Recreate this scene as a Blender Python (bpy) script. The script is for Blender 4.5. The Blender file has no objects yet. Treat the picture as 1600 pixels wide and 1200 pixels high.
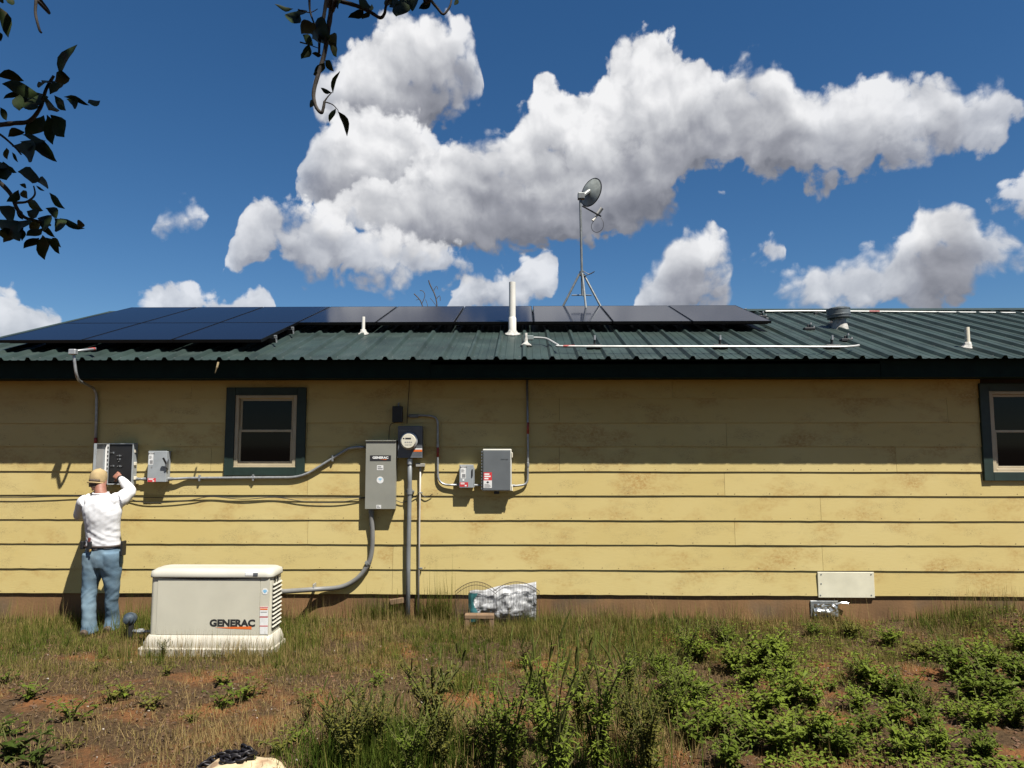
import bpy, bmesh, math, random
import numpy as np
from mathutils import Vector, Matrix, Euler, Quaternion, noise as mnoise

random.seed(7)
RNG = np.random.default_rng(11)
S = bpy.context.scene
COL = S.collection
R = math.radians

# ------------------------------------------------------------------ camera
FPX = 1110.0                      # focal length in photo pixels (1600 wide)
PITCH = math.atan(97 / FPX)
YAW = math.atan(20 / FPX)
CAM = Vector((0.0, 0.0, 2.0))
camd = bpy.data.cameras.new('camera')
camd.sensor_width = 36.0
camd.lens = FPX / 1600 * 36.0
camd.clip_start = 0.05
camd.clip_end = 2000
cam = bpy.data.objects.new('camera', camd)
COL.objects.link(cam)
cam.location = CAM
cam.rotation_euler = (R(90) + PITCH, 0, YAW)
S.camera = cam
CROT = Euler((R(90) + PITCH, 0, YAW)).to_matrix()

def ray(x, y):
    return (CROT @ Vector(((x - 800) / FPX, (600 - y) / FPX, -1.0)))
def P(x, y, Y):                   # point seen at photo position x,y standing at distance Y
    d = ray(x, y)
    return CAM + d * (Y / d.y)
def G(x, y, z=0.0):               # point on the ground
    d = ray(x, y)
    return CAM + d * ((z - CAM.z) / d.z)

# ------------------------------------------------------------------ light
SUNV = Vector((0.86, -1.0, 2.33)).normalized()
EXPOSURE = 1.05
sund = bpy.data.lights.new('sun', 'SUN')
sund.energy = 4.9
sund.angle = R(0.53)
sund.color = (1.0, 0.955, 0.88)
sun = bpy.data.objects.new('sun', sund)
COL.objects.link(sun)
sun.rotation_euler = SUNV.to_track_quat('Z', 'Y').to_euler()
S.view_settings.view_transform = 'Standard'
S.view_settings.look = 'None'
S.view_settings.exposure = EXPOSURE
S.view_settings.gamma = 1.0
S.view_settings.use_curve_mapping = False
S.cycles.use_denoising = True
S.cycles.max_bounces = 6
S.cycles.transparent_max_bounces = 12
S.cycles.caustics_reflective = False
S.cycles.caustics_refractive = False

# ------------------------------------------------------------------ sky
W = bpy.data.worlds.new('World')
S.world = W
W.use_nodes = True
SKY_STRENGTH = 0.05
CLOUD_STRENGTH = 0.455
# outlines of the cumulus (photo x, top y) and (photo x, base y); each layer lies in front of the one before
CLOUDS = [
 [([(237,352),(250,333),(275,320),(300,312),(322,318),(331,334)], [(237,358),(255,374),(285,370),(310,357),(331,340)]),
  ([(485,150),(497,112),(525,92),(552,58),(588,32),(640,14),(692,16),(737,42),(753,80),(758,130)], [(485,158),(500,200),(540,250),(600,255),(640,235),(690,205),(722,178),(758,138)]),
  ([(1532,312),(1560,290),(1600,286),(1680,300)], [(1532,318),(1570,332),(1600,338),(1680,335)])],
 [([(462,284),(478,228),(494,192),(540,160),(600,150),(655,170),(690,215),(715,240)], [(462,292),(500,320),(560,365),(620,370),(670,330),(715,260)]),
  ([(1155,404),(1175,378),(1195,366),(1215,373),(1228,388)], [(1155,412),(1190,408),(1228,396)])],
 [([(470,330),(525,310),(566,284),(620,262),(650,238),(690,226),(740,203),(800,188),(826,166),(830,132),(850,119),(872,125),(884,147),(920,143),(945,98),(975,64),(1010,54),(1050,56),(1082,78),(1110,92),(1140,89),(1180,84),(1222,95),(1252,128),(1290,138),(1330,119),(1390,114),(1420,127),(1450,112),(1480,106),(1497,138),(1530,137),(1560,126),(1592,148),(1612,188)],
   [(470,344),(540,375),(620,410),(700,404),(760,406),(830,400),(880,394),(940,380),(1000,370),(1040,345),(1076,294),(1110,270),(1150,274),(1190,310),(1240,305),(1300,290),(1360,280),(1420,256),(1490,258),(1540,234),(1592,208),(1612,194)])],
 [([(-260,480),(-120,450),(-40,452),(20,450),(60,466),(88,490),(104,518)], [(-260,560),(80,560),(104,524)]),
  ([(345,428),(362,392),(373,338),(398,302),(430,292),(457,302),(490,322),(530,318),(546,346),(590,354),(640,358),(690,376),(730,392),(765,412)], [(345,436),(380,434),(430,408),(470,436),(520,446),(560,454),(620,456),(680,446),(720,440),(765,418)]),
  ([(998,455),(1008,418),(1033,397),(1043,367),(1080,354),(1117,358),(1138,378),(1150,405)], [(998,505),(1138,505),(1150,412)]),
  ([(1208,455),(1228,418),(1265,396),(1300,401),(1340,394),(1370,386),(1400,366),(1430,350),(1437,306),(1460,292),(1487,291),(1522,317),(1536,346),(1560,341),(1588,341),(1612,366),(1720,380)], [(1208,470),(1260,490),(1500,495),(1540,455),(1585,425),(1612,415),(1720,425)])],
 [([(192,480),(226,455),(280,452),(310,447),(350,456),(384,460),(399,446),(418,445),(430,470)], [(192,515),(415,515),(430,480)]),
  ([(698,472),(714,430),(740,408),(770,412),(800,402),(830,391),(857,389),(869,420)], [(698,490),(760,500),(850,474),(869,436)]),
  ([(1102,306),(1125,286),(1144,296)], [(1102,311),(1125,311),(1144,302)])],
]

class NT:                                           # small helper to write node maths
    def __init__(s, tree): s.N, s.L = tree.nodes, tree.links
    def M(s, op, a, b=None, c=None, clamp=False):
        n = s.N.new('ShaderNodeMath'); n.operation = op; n.use_clamp = clamp
        for i, v in enumerate((a, b, c)):
            if v is None: continue
            if isinstance(v, (int, float)): n.inputs[i].default_value = v
            else: s.L.new(v, n.inputs[i])
        return n.outputs[0]
    def V(s, op, a, b=None, c=None):
        n = s.N.new('ShaderNodeVectorMath'); n.operation = op
        for i, v in enumerate((a, b, c)):
            if v is None: continue
            if isinstance(v, (tuple, list)): n.inputs[i].default_value = v
            else: s.L.new(v, n.inputs[i])
        return n.outputs['Value'] if op == 'DOT_PRODUCT' else n.outputs[0]
    def noise(s, vec, scale, detail, rough=0.5, out='Fac'):
        n = s.N.new('ShaderNodeTexNoise'); n.noise_dimensions = '2D'
        n.inputs['Scale'].default_value = scale; n.inputs['Detail'].default_value = detail; n.inputs['Roughness'].default_value = rough
        s.L.new(vec, n.inputs['Vector']); return n.outputs[out]
    def voro(s, vec, scale, detail, rough):
        n = s.N.new('ShaderNodeTexVoronoi'); n.voronoi_dimensions = '2D'; n.feature = 'F1'
        n.inputs['Scale'].default_value = scale; n.inputs['Detail'].default_value = detail; n.inputs['Roughness'].default_value = rough
        n.inputs['Lacunarity'].default_value = 2.2
        s.L.new(vec, n.inputs['Vector']); return n.outputs['Distance']
    def sstep(s, v, a, b):
        n = s.N.new('ShaderNodeMapRange'); n.interpolation_type = 'SMOOTHSTEP'
        n.inputs[1].default_value = a; n.inputs[2].default_value = b
        s.L.new(v, n.inputs[0]); return n.outputs[0]

def build_world():
    t = W.node_tree; t.nodes.clear()
    h = NT(t); N, L, M, V = h.N, h.L, h.M, h.V
    tc = N.new('ShaderNodeTexCoord')
    sp = N.new('ShaderNodeSeparateXYZ'); L.new(tc.outputs['Generated'], sp.inputs[0])
    az = M('ARCTAN2', sp.outputs[0], sp.outputs[1])
    el = M('ARCSINE', sp.outputs[2])
    cb = N.new('ShaderNodeCombineXYZ'); L.new(az, cb.inputs[0]); L.new(el, cb.inputs[1])
    p = cb.outputs[0]
    sky = N.new('ShaderNodeTexSky'); sky.sky_type = 'NISHITA'; sky.sun_disc = False
    sky.sun_elevation = math.asin(SUNV.z); sky.sun_rotation = math.atan2(SUNV.x, SUNV.y)
    sky.altitude = 600; sky.air_density = 1.0; sky.dust_density = 0.1; sky.ozone_density = 4.5
    hs = N.new('ShaderNodeHueSaturation'); hs.inputs['Saturation'].default_value = 1.22; hs.inputs['Value'].default_value = 0.86
    L.new(sky.outputs[0], hs.inputs['Color'])
    bg1 = N.new('ShaderNodeBackground'); bg1.inputs[1].default_value = SKY_STRENGTH
    L.new(hs.outputs[0], bg1.inputs[0])
    AZ, EL0, EL1 = 0.85, -0.1, 0.75
    def ae(x, y):
        d = ray(x, y).normalized(); return math.atan2(d.x, d.y), math.asin(d.z)
    u01 = M('MULTIPLY_ADD', az, 0.5 / AZ, 0.5)
    warp = h.noise(p, 9.0, 3, 0.55, 'Color')
    q = V('ADD', p, V('MULTIPLY_ADD', warp, (0.034, 0.024, 0), (-0.017, -0.012, 0)))
    qs = N.new('ShaderNodeSeparateXYZ'); L.new(q, qs.inputs[0])
    qu = M('MULTIPLY_ADD', qs.outputs[0], 0.5 / AZ, 0.5); qe = qs.outputs[1]
    def curve(layer, which):
        pts = []
        sg = 1 if which == 0 else -1
        for cl in sorted(layer, key=lambda c: c[0][0][0]):
            c = cl[which]
            first, last = cl[0][0], cl[0][-1]
            pts.append((c[0][0] - 5, c[0][1] + sg * 70)); pts += c; pts.append((c[-1][0] + 5, c[-1][1] + sg * 70))
        n = N.new('ShaderNodeFloatCurve'); cv = n.mapping.curves[0]
        vals = []
        for (x, y) in pts:
            a_, e_ = ae(x, y); vals.append((0.5 + 0.5 * a_ / AZ, (e_ - EL0) / (EL1 - EL0)))
        vals.sort()
        cv.points[0].location = vals[0]; cv.points[1].location = vals[-1]
        for v_ in vals[1:-1]: cv.points.new(*v_)
        for pt in cv.points: pt.handle_type = 'VECTOR'
        n.mapping.extend = 'HORIZONTAL'; n.mapping.update()
        L.new(qu, n.inputs['Value'])
        return M('MULTIPLY_ADD', n.outputs[0], EL1 - EL0, EL0)
    pu = M('SUBTRACT', 0.46, h.voro(q, 17.0, 2, 0.60))
    fb = M('SUBTRACT', h.noise(q, 24.0, 6, 0.62), 0.5)
    n0 = M('ADD', M('MULTIPLY', pu, 1.05), M('MULTIPLY', fb, 1.55))
    def coarse(v_): return M('ADD', M('MULTIPLY', h.noise(v_, 13.0, 4, 0.5), 1.0), M('MULTIPLY', h.voro(v_, 12.0, 1, 0.5), -0.45))
    rel = M('MULTIPLY', M('SUBTRACT', coarse(q), coarse(V('ADD', q, (0.005, 0.014, 0)))), 0.80)
    rel = M('ADD', rel, M('MULTIPLY', fb, 0.28))
    low = M('MULTIPLY', M('SUBTRACT', h.noise(q, 7.0, 2), 0.5), 1.1)
    def shade_layer(core, t, thick, col, cov):
        d0 = M('ADD', M('MINIMUM', core, 1.3), n0)
        soft = M('MULTIPLY_ADD', h.sstep(low, -0.12, 0.30), 0.75, 0.42)          # crisp here, torn there
        alpha = h.sstep(M('MULTIPLY', M('ADD', d0, 0.36), M('DIVIDE', 1.0, soft)), 0.0, 1.0)
        alpha = M('MULTIPLY', alpha, M('MULTIPLY_ADD', thick, 0.22, 0.78))
        grey = M('MULTIPLY', h.sstep(M('ADD', t, M('MULTIPLY', low, 0.42)), 0.02, 0.92), M('MULTIPLY_ADD', thick, 0.56, 0.28))
        lit = M('ADD', M('SUBTRACT', 1.0, grey), rel)
        lit = M('SUBTRACT', lit, M('MULTIPLY', M('SUBTRACT', 1.0, h.sstep(d0, 0.1, 0.6)), 0.10), clamp=True)
        cr = N.new('ShaderNodeValToRGB'); L.new(lit, cr.inputs[0])
        e = cr.color_ramp.elements
        e[0].position = 0.0; e[0].color = (0.20, 0.21, 0.25, 1)
        e[1].position = 1.0; e[1].color = (0.97, 0.97, 0.98, 1)
        m = e.new(0.35); m.color = (0.36, 0.37, 0.415, 1)
        m = e.new(0.68); m.color = (0.64, 0.65, 0.68, 1)
        if col is None: return cr.outputs[0], alpha
        tot = M('SUBTRACT', 1.0, M('MULTIPLY', M('SUBTRACT', 1.0, cov), M('SUBTRACT', 1.0, alpha)))
        x = N.new('ShaderNodeMix'); x.data_type = 'RGBA'; L.new(M('DIVIDE', alpha, M('MAXIMUM', tot, 0.0001)), x.inputs[0]); L.new(col, x.inputs[6]); L.new(cr.outputs[0], x.inputs[7])
        return x.outputs[2], tot
    col = cov = None
    for layer in CLOUDS:
        tp, bt = curve(layer, 0), curve(layer, 1)
        up = M('SUBTRACT', tp, qe); dn = M('SUBTRACT', qe, bt)
        core = M('MULTIPLY', M('MINIMUM', up, M('MULTIPLY', dn, 0.75)), 38.0)
        th = M('MAXIMUM', M('SUBTRACT', tp, bt), 0.015)
        col, cov = shade_layer(core, M('DIVIDE', up, th), h.sstep(th, 0.03, 0.16), col, cov)
    def over(c_, a_):
        bg2 = N.new('ShaderNodeBackground'); bg2.inputs[1].default_value = CLOUD_STRENGTH
        L.new(c_, bg2.inputs[0])
        mx = N.new('ShaderNodeMixShader'); L.new(M('MULTIPLY', a_, 0.985), mx.inputs[0])
        L.new(bg1.outputs[0], mx.inputs[1]); L.new(bg2.outputs[0], mx.inputs[2])
        return mx.outputs[0]
    cur = over(col, cov)
    # the rest of the sky: scattered cumulus of the same kind
    g0 = M('MULTIPLY_ADD', h.noise(p, 3.4, 2), 8.5, -4.85)
    gc, ga = shade_layer(g0, h.sstep(g0, -0.5, 1.6), h.sstep(g0, 0.0, 1.0), None, None)
    away = M('MAXIMUM', h.sstep(M('ABSOLUTE', az), 0.74, 0.85), h.sstep(el, 0.62, 0.72))
    mx = N.new('ShaderNodeMixShader'); L.new(away, mx.inputs[0]); L.new(cur, mx.inputs[1]); L.new(over(gc, ga), mx.inputs[2]); cur = mx.outputs[0]
    mx = N.new('ShaderNodeMixShader'); L.new(M('GREATER_THAN', el, 0.0), mx.inputs[0]); L.new(bg1.outputs[0], mx.inputs[1]); L.new(cur, mx.inputs[2])
    out = N.new('ShaderNodeOutputWorld'); L.new(mx.outputs[0], out.inputs[0])
    W.cycles.sampling_method = 'NONE'
build_world()

# ------------------------------------------------------------------ materials
MATS = {}
def mat(name, color, rough=0.6, metal=0.0, var=0.15, vscale=6.0, bump=0.0, bscale=80.0, stretch=(1, 1, 1),
        color2=None, c2scale=2.0, c2lo=0.52, c2hi=0.66, spec=0.5, coat=0.0, trans=0.0, attr=None, dirt=0.0):
    if name in MATS: return MATS[name]
    m = bpy.data.materials.new(name); m.use_nodes = True
    N, L = m.node_tree.nodes, m.node_tree.links
    b = N['Principled BSDF']
    b.inputs['Roughness'].default_value = rough
    b.inputs['Metallic'].default_value = metal
    b.inputs['Specular IOR Level'].default_value = spec
    b.inputs['Coat Weight'].default_value = coat
    geo = N.new('ShaderNodeNewGeometry')
    mp = N.new('ShaderNodeMapping'); mp.inputs['Scale'].default_value = stretch
    oi = N.new('ShaderNodeObjectInfo')
    ad = N.new('ShaderNodeVectorMath'); ad.operation = 'MULTIPLY_ADD'
    L.new(oi.outputs['Random'], ad.inputs[0]); ad.inputs[1].default_value = (7.3, 3.1, 0.0)
    L.new(geo.outputs['Position'], ad.inputs[2])
    L.new(ad.outputs[0], mp.inputs[0])
    def noi(sc, det=5):
        n = N.new('ShaderNodeTexNoise'); n.inputs['Scale'].default_value = sc; n.inputs['Detail'].default_value = det
        L.new(mp.outputs[0], n.inputs['Vector']); return n.outputs['Fac']
    c = N.new('ShaderNodeRGB'); c.outputs[0].default_value = (*color, 1)
    cur = c.outputs[0]
    def mix(fac, a, bcol, bl='MIX'):
        x = N.new('ShaderNodeMix'); x.data_type = 'RGBA'; x.blend_type = bl
        if isinstance(fac, float): x.inputs[0].default_value = fac
        else: L.new(fac, x.inputs[0])
        L.new(a, x.inputs[6])
        if isinstance(bcol, tuple): x.inputs[7].default_value = (*bcol, 1)
        else: L.new(bcol, x.inputs[7])
        return x.outputs[2]
    if attr:
        at = N.new('ShaderNodeAttribute'); at.attribute_name = attr
        r = N.new('ShaderNodeValToRGB'); L.new(at.outputs['Fac'], r.inputs[0])
        el = r.color_ramp.elements
        cols = color2
        el[0].color = (*cols[0], 1); el[1].color = (*cols[-1], 1)
        for i in range(1, len(cols) - 1):
            k = el.new(i / (len(cols) - 1)); k.color = (*cols[i], 1)
        cur = r.outputs[0]
    elif color2 is not None:
        mr = N.new('ShaderNodeMapRange'); mr.inputs[1].default_value = c2lo; mr.inputs[2].default_value = c2hi
        L.new(noi(c2scale, 6), mr.inputs[0])
        cur = mix(mr.outputs[0], cur, tuple(color2))
    if var > 0:
        mr = N.new('ShaderNodeMapRange'); mr.inputs[1].default_value = 0.3; mr.inputs[2].default_value = 0.7
        mr.inputs[3].default_value = 1 - var; mr.inputs[4].default_value = 1 + var
        L.new(noi(vscale), mr.inputs[0])
        vm = N.new('ShaderNodeVectorMath'); vm.operation = 'SCALE'
        L.new(cur, vm.inputs[0]); L.new(mr.outputs[0], vm.inputs['Scale']); cur = vm.outputs[0]
        rr = N.new('ShaderNodeMapRange'); rr.inputs[3].default_value = max(0.02, rough * (1 - 0.5 * var)); rr.inputs[4].default_value = min(1, rough * (1 + 0.6 * var))
        L.new(noi(vscale * 2.3), rr.inputs[0]); L.new(rr.outputs[0], b.inputs['Roughness'])
    L.new(cur, b.inputs['Base Color'])
    if bump > 0:
        bp = N.new('ShaderNodeBump'); bp.inputs['Strength'].default_value = bump; bp.inputs['Distance'].default_value = 0.004
        L.new(noi(bscale, 4), bp.inputs['Height']); L.new(bp.outputs[0], b.inputs['Normal'])
    if trans > 0:
        tr = N.new('ShaderNodeBsdfTranslucent'); L.new(cur, tr.inputs[0])
        ms = N.new('ShaderNodeMixShader'); ms.inputs[0].default_value = trans
        L.new(b.outputs[0], ms.inputs[1]); L.new(tr.outputs[0], ms.inputs[2])
        L.new(ms.outputs[0], N['Material Output'].inputs[0])
    MATS[name] = m
    return m

# ------------------------------------------------------------------ building blocks
def tag(o, label=None, cat=None, group=None, kind=None):
    if label: o['label'] = label
    if cat: o['category'] = cat
    if group: o['group'] = group
    if kind: o['kind'] = kind
    return o
def thing(name, label, cat, loc=(0, 0, 0), group=None):
    o = bpy.data.objects.new(name, None); COL.objects.link(o)
    o.location = loc; o.empty_display_size = 0.1
    return tag(o, label, cat, group)
def wmat(o):
    m = o.matrix_basis.copy()
    return wmat(o.parent) @ o.matrix_parent_inverse @ m if o.parent else m
def adopt(o, parent):
    if parent is not None:
        o.parent = parent
        o.matrix_parent_inverse = wmat(parent).inverted()
    return o
def link_mesh(name, me, m=None, parent=None, smooth=None):
    if m is not None and not me.materials: me.materials.append(m)
    o = bpy.data.objects.new(name, me); COL.objects.link(o)
    return adopt(o, parent)

class MB:
    def __init__(s): s.bm = bmesh.new()
    def box(s, a, b, bev=0.0, seg=1, rot=None, pivot=None):
        a, b = Vector(a), Vector(b)
        c = (a + b) / 2; d = b - a
        mtx = Matrix.Translation(c) @ Matrix.Diagonal((abs(d.x), abs(d.y), abs(d.z), 1))
        if rot is not None:
            pv = Vector(pivot) if pivot is not None else c
            mtx = Matrix.Translation(pv) @ rot.to_4x4() @ Matrix.Translation(-pv) @ mtx
        r = bmesh.ops.create_cube(s.bm, size=1, matrix=mtx)
        if bev > 0:
            vs = r['verts']; es = list({e for v in vs for e in v.link_edges})
            bmesh.ops.bevel(s.bm, geom=es, offset=bev, segments=seg, affect='EDGES', profile=0.5)
        return s
    def poly(s, pts):
        vs = [s.bm.verts.new(p) for p in pts]
        return s.bm.faces.new(vs)
    def prism(s, pts, off):                       # polygon extruded along a vector
        off = Vector(off); n = len(pts)
        a = [s.bm.verts.new(p) for p in pts]; b = [s.bm.verts.new(Vector(p) + off) for p in pts]
        s.bm.faces.new(a); s.bm.faces.new(b[::-1])
        for i in range(n):
            s.bm.faces.new((a[i], b[i], b[(i + 1) % n], a[(i + 1) % n]))
        return s
    def rings(s, rings, cap=True, closed=True):
        vr = [[s.bm.verts.new(p) for p in r] for r in rings]
        n = len(vr[0])
        for i in range(len(vr) - 1):
            for j in range(n if closed else n - 1):
                s.bm.faces.new((vr[i][j], vr[i][(j + 1) % n], vr[i + 1][(j + 1) % n], vr[i + 1][j]))
        if cap and closed:
            s.bm.faces.new(vr[0][::-1]); s.bm.faces.new(vr[-1])
        return s
    def tube(s, path, rad, sides=8, cap=True, flat=1.0):
        path = [Vector(p) for p in path]
        n = len(path)
        rr = rad if isinstance(rad, (list, tuple)) else [rad] * n
        t0 = (path[1] - path[0]).normalized()
        u = t0.orthogonal().normalized()
        rings = []
        for i in range(n):
            t = (path[min(i + 1, n - 1)] - path[max(i - 1, 0)])
            if t.length < 1e-9: t = t0
            t = t.normalized()
            u = (u - t * u.dot(t)); u = u.normalized() if u.length > 1e-6 else t.orthogonal().normalized()
            v = t.cross(u)
            rings.append([path[i] + (u * math.cos(a) + v * math.sin(a) * flat) * rr[i] for a in [2 * math.pi * k / sides for k in range(sides)]])
        return s.rings(rings, cap)
    def lathe(s, prof, centre, axis='Z', sides=20, cap=True):
        c = Vector(centre); rings = []
        for (r, h) in prof:
            ring = []
            for k in range(sides):
                a = 2 * math.pi * k / sides
                if axis == 'Z': ring.append(c + Vector((r * math.cos(a), r * math.sin(a), h)))
                else: ring.append(c + Vector((r * math.cos(a), h, r * math.sin(a))))
            rings.append(ring)
        return s.rings(rings, cap)
    def build(s, name, m=None, parent=None, smooth=False, origin=None):
        bmesh.ops.recalc_face_normals(s.bm, faces=s.bm.faces)
        if origin is not None:
            bmesh.ops.translate(s.bm, verts=s.bm.verts, vec=-Vector(origin))
        me = bpy.data.meshes.new(name); s.bm.to_mesh(me); s.bm.free()
        if smooth: 
            me.polygons.foreach_set('use_smooth', [True] * len(me.polygons))
            if smooth != 'all':
                try: me.set_sharp_from_angle(angle=R(38))
                except Exception: pass
        o = link_mesh(name, me, m, None)
        if origin is not None: o.location = origin
        adopt(o, parent)
        return o
def curve_pts(pts, n=6):                           # Catmull-Rom through points
    pts = [Vector(p) for p in pts]; out = []
    for i in range(len(pts) - 1):
        p0 = pts[max(i - 1, 0)]; p1 = pts[i]; p2 = pts[i + 1]; p3 = pts[min(i + 2, len(pts) - 1)]
        for k in range(n):
            t = k / n
            out.append(0.5 * ((2 * p1) + (p2 - p0) * t + (2 * p0 - 5 * p1 + 4 * p2 - p3) * t * t + (3 * p1 - p0 - 3 * p2 + p3) * t ** 3))
    out.append(pts[-1]); return out
def bend_pts(pts, r=0.12, n=5):                    # straight runs with rounded corners
    pts = [Vector(p) for p in pts]; out = [pts[0]]
    for i in range(1, len(pts) - 1):
        a, b, c = pts[i - 1], pts[i], pts[i + 1]
        d1 = (a - b); d2 = (c - b)
        k = min(r, d1.length * 0.49, d2.length * 0.49)
        s0 = b + d1.normalized() * k; s1 = b + d2.normalized() * k
        for j in range(n + 1):
            t = j / n
            out.append(s0 * (1 - t) ** 2 + b * 2 * t * (1 - t) + s1 * t * t)
    out.append(pts[-1]); return out
def text_mesh(name, body, size, loc, m, parent, rot=None, align='CENTER', bold=0.0, sx=1.0, depth=0.0006, shear=0.0):
    cu = bpy.data.curves.new(name, 'FONT'); cu.body = body; cu.size = size; cu.align_x = align; cu.align_y = 'CENTER'
    cu.offset = bold; cu.extrude = depth; cu.resolution_u = 3; cu.shear = shear
    ob = bpy.data.objects.new(name + '_src', cu); COL.objects.link(ob)
    dg = bpy.context.evaluated_depsgraph_get()
    me = bpy.data.meshes.new_from_object(ob.evaluated_get(dg))
    bpy.data.objects.remove(ob)
    r = (rot if rot is not None else Euler((R(90), 0, 0)).to_matrix()).to_4x4()
    me.transform(Matrix.Translation(Vector(loc)) @ r @ Matrix.Diagonal((sx, 1, 1, 1)))
    me.materials.clear()
    return link_mesh(name, me, m, parent)
# ------------------------------------------------------------------ setting and house
WY = 8.20            # wall plane
EY = 7.70            # roof edge
EZ = P(800, 561.5, EY).z
SLOPE = 0.333
RY = 11.28           # ridge
SL = math.atan(SLOPE)
RN = Vector((0, -math.sin(SL), math.cos(SL)))
def WP(x, y, off=0.0): return P(x, y, WY - off)
def RP(x, y, off=0.0):              # point on the roof pan, off metres above it
    d = ray(x, y); o = Vector((0, EY, EZ)) + RN * off
    return CAM + d * ((o - CAM).dot(RN) / d.dot(RN))
def roofz(Y): return EZ + (Y - EY) * SLOPE
X0, X1 = -6.38, 8.6                 # house ends

def siding_material():
    m = bpy.data.materials.new('yellow_siding_paint'); m.use_nodes = True
    N, L = m.node_tree.nodes, m.node_tree.links; b = N['Principled BSDF']; b.inputs['Roughness'].default_value = 0.68; b.inputs['Specular IOR Level'].default_value = 0.3
    geo = N.new('ShaderNodeNewGeometry'); oi = N.new('ShaderNodeObjectInfo')
    ad = N.new('ShaderNodeVectorMath'); ad.operation = 'MULTIPLY_ADD'; L.new(oi.outputs['Random'], ad.inputs[0]); ad.inputs[1].default_value = (9.1, 0, 0); L.new(geo.outputs['Position'], ad.inputs[2])
    def noi(sc, det, ro=0.55, st=(1, 1, 1)):
        mp = N.new('ShaderNodeMapping'); mp.inputs['Scale'].default_value = st; L.new(ad.outputs[0], mp.inputs[0])
        t = N.new('ShaderNodeTexNoise'); t.inputs['Scale'].default_value = sc; t.inputs['Detail'].default_value = det; t.inputs['Roughness'].default_value = ro
        L.new(mp.outputs[0], t.inputs['Vector']); return t.outputs['Fac']
    def rng(v, a_, c_, lo=0.0, hi=1.0):
        n = N.new('ShaderNodeMapRange'); n.inputs[1].default_value = a_; n.inputs[2].default_value = c_; n.inputs[3].default_value = lo; n.inputs[4].default_value = hi; L.new(v, n.inputs[0]); return n.outputs[0]
    def mul(x, y):
        n = N.new('ShaderNodeMath'); n.operation = 'MULTIPLY'
        for i, v in enumerate((x, y)):
            if isinstance(v, float): n.inputs[i].default_value = v
            else: L.new(v, n.inputs[i])
        return n.outputs[0]
    def mix(f, a_, c_):
        x = N.new('ShaderNodeMix'); x.data_type = 'RGBA'; L.new(f, x.inputs[0])
        for i, v in ((6, a_), (7, c_)):
            if isinstance(v, tuple): x.inputs[i].default_value = (*v, 1)
            else: L.new(v, x.inputs[i])
        return x.outputs[2]
    col = mix(rng(noi(0.7, 3), 0.35, 0.65), (0.450, 0.352, 0.136), (0.480, 0.388, 0.166))         # chalky fading
    stain = mul(rng(noi(1.5, 4, 0.6, (1, 1, 1.7)), 0.53, 0.70), rng(noi(26, 4, 0.7, (1, 1, 1.4)), 0.38, 0.62, 0.15, 1.0))
    col = mix(mul(stain, 0.95), col, (0.325, 0.20, 0.062))                                       # brown weather stains
    mild = mul(rng(noi(3.2, 3, 0.6, (1, 1, 2.0)), 0.52, 0.66), rng(noi(70, 3, 0.7, (1, 1, 2.5)), 0.50, 0.62))
    col = mix(mul(mild, 0.60), col, (0.19, 0.14, 0.065))                                         # grey mildew flecks
    L.new(col, b.inputs['Base Color'])
    bp = N.new('ShaderNodeBump'); bp.inputs['Strength'].default_value = 0.35; bp.inputs['Distance'].default_value = 0.003
    L.new(noi(26, 4, 0.6, (0.35, 1, 5.0)), bp.inputs['Height']); L.new(bp.outputs[0], b.inputs['Normal'])
    return m
m_siding = siding_material()
m_sheath = mat('dark_wall_core', (0.05, 0.035, 0.02), rough=0.9)
m_found = mat('tan_foundation', (0.165, 0.088, 0.035), rough=0.92, var=0.3, vscale=2.2, bump=0.5, bscale=40, color2=(0.105, 0.068, 0.036), c2scale=1.6)
m_green = mat('dark_green_trim', (0.007, 0.021, 0.015), rough=0.6, var=0.25, vscale=8)
m_roof = mat('green_metal_roof', (0.021, 0.034, 0.030), rough=0.48, var=0.28, vscale=2.4, spec=0.28, bump=0.06, bscale=9, color2=(0.028, 0.041, 0.037), c2scale=4)
m_fascia = mat('dark_fascia_paint', (0.006, 0.015, 0.012), rough=0.75, var=0.2, spec=0.1)
m_almond = mat('almond_vinyl', (0.38, 0.32, 0.21), rough=0.5, var=0.1)
m_pane = mat('dark_window_glass', (0.006, 0.007, 0.007), rough=0.05, var=0.0, spec=0.14)
m_screen = mat('insect_screen', (0.012, 0.013, 0.013), rough=0.7, var=0.3, vscale=4)
m_white = mat('white_pvc', (0.60, 0.58, 0.52), rough=0.45, var=0.08)
m_galv = mat('galvanised_steel', (0.42, 0.43, 0.43), rough=0.42, metal=0.6, var=0.15, vscale=30)
m_dkgalv = mat('weathered_steel', (0.20, 0.21, 0.21), rough=0.5, metal=0.5, var=0.25, vscale=25)
m_sealant = mat('grey_sealant', (0.34, 0.33, 0.30), rough=0.8, var=0.35, vscale=30, bump=0.8, bscale=60)

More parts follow.
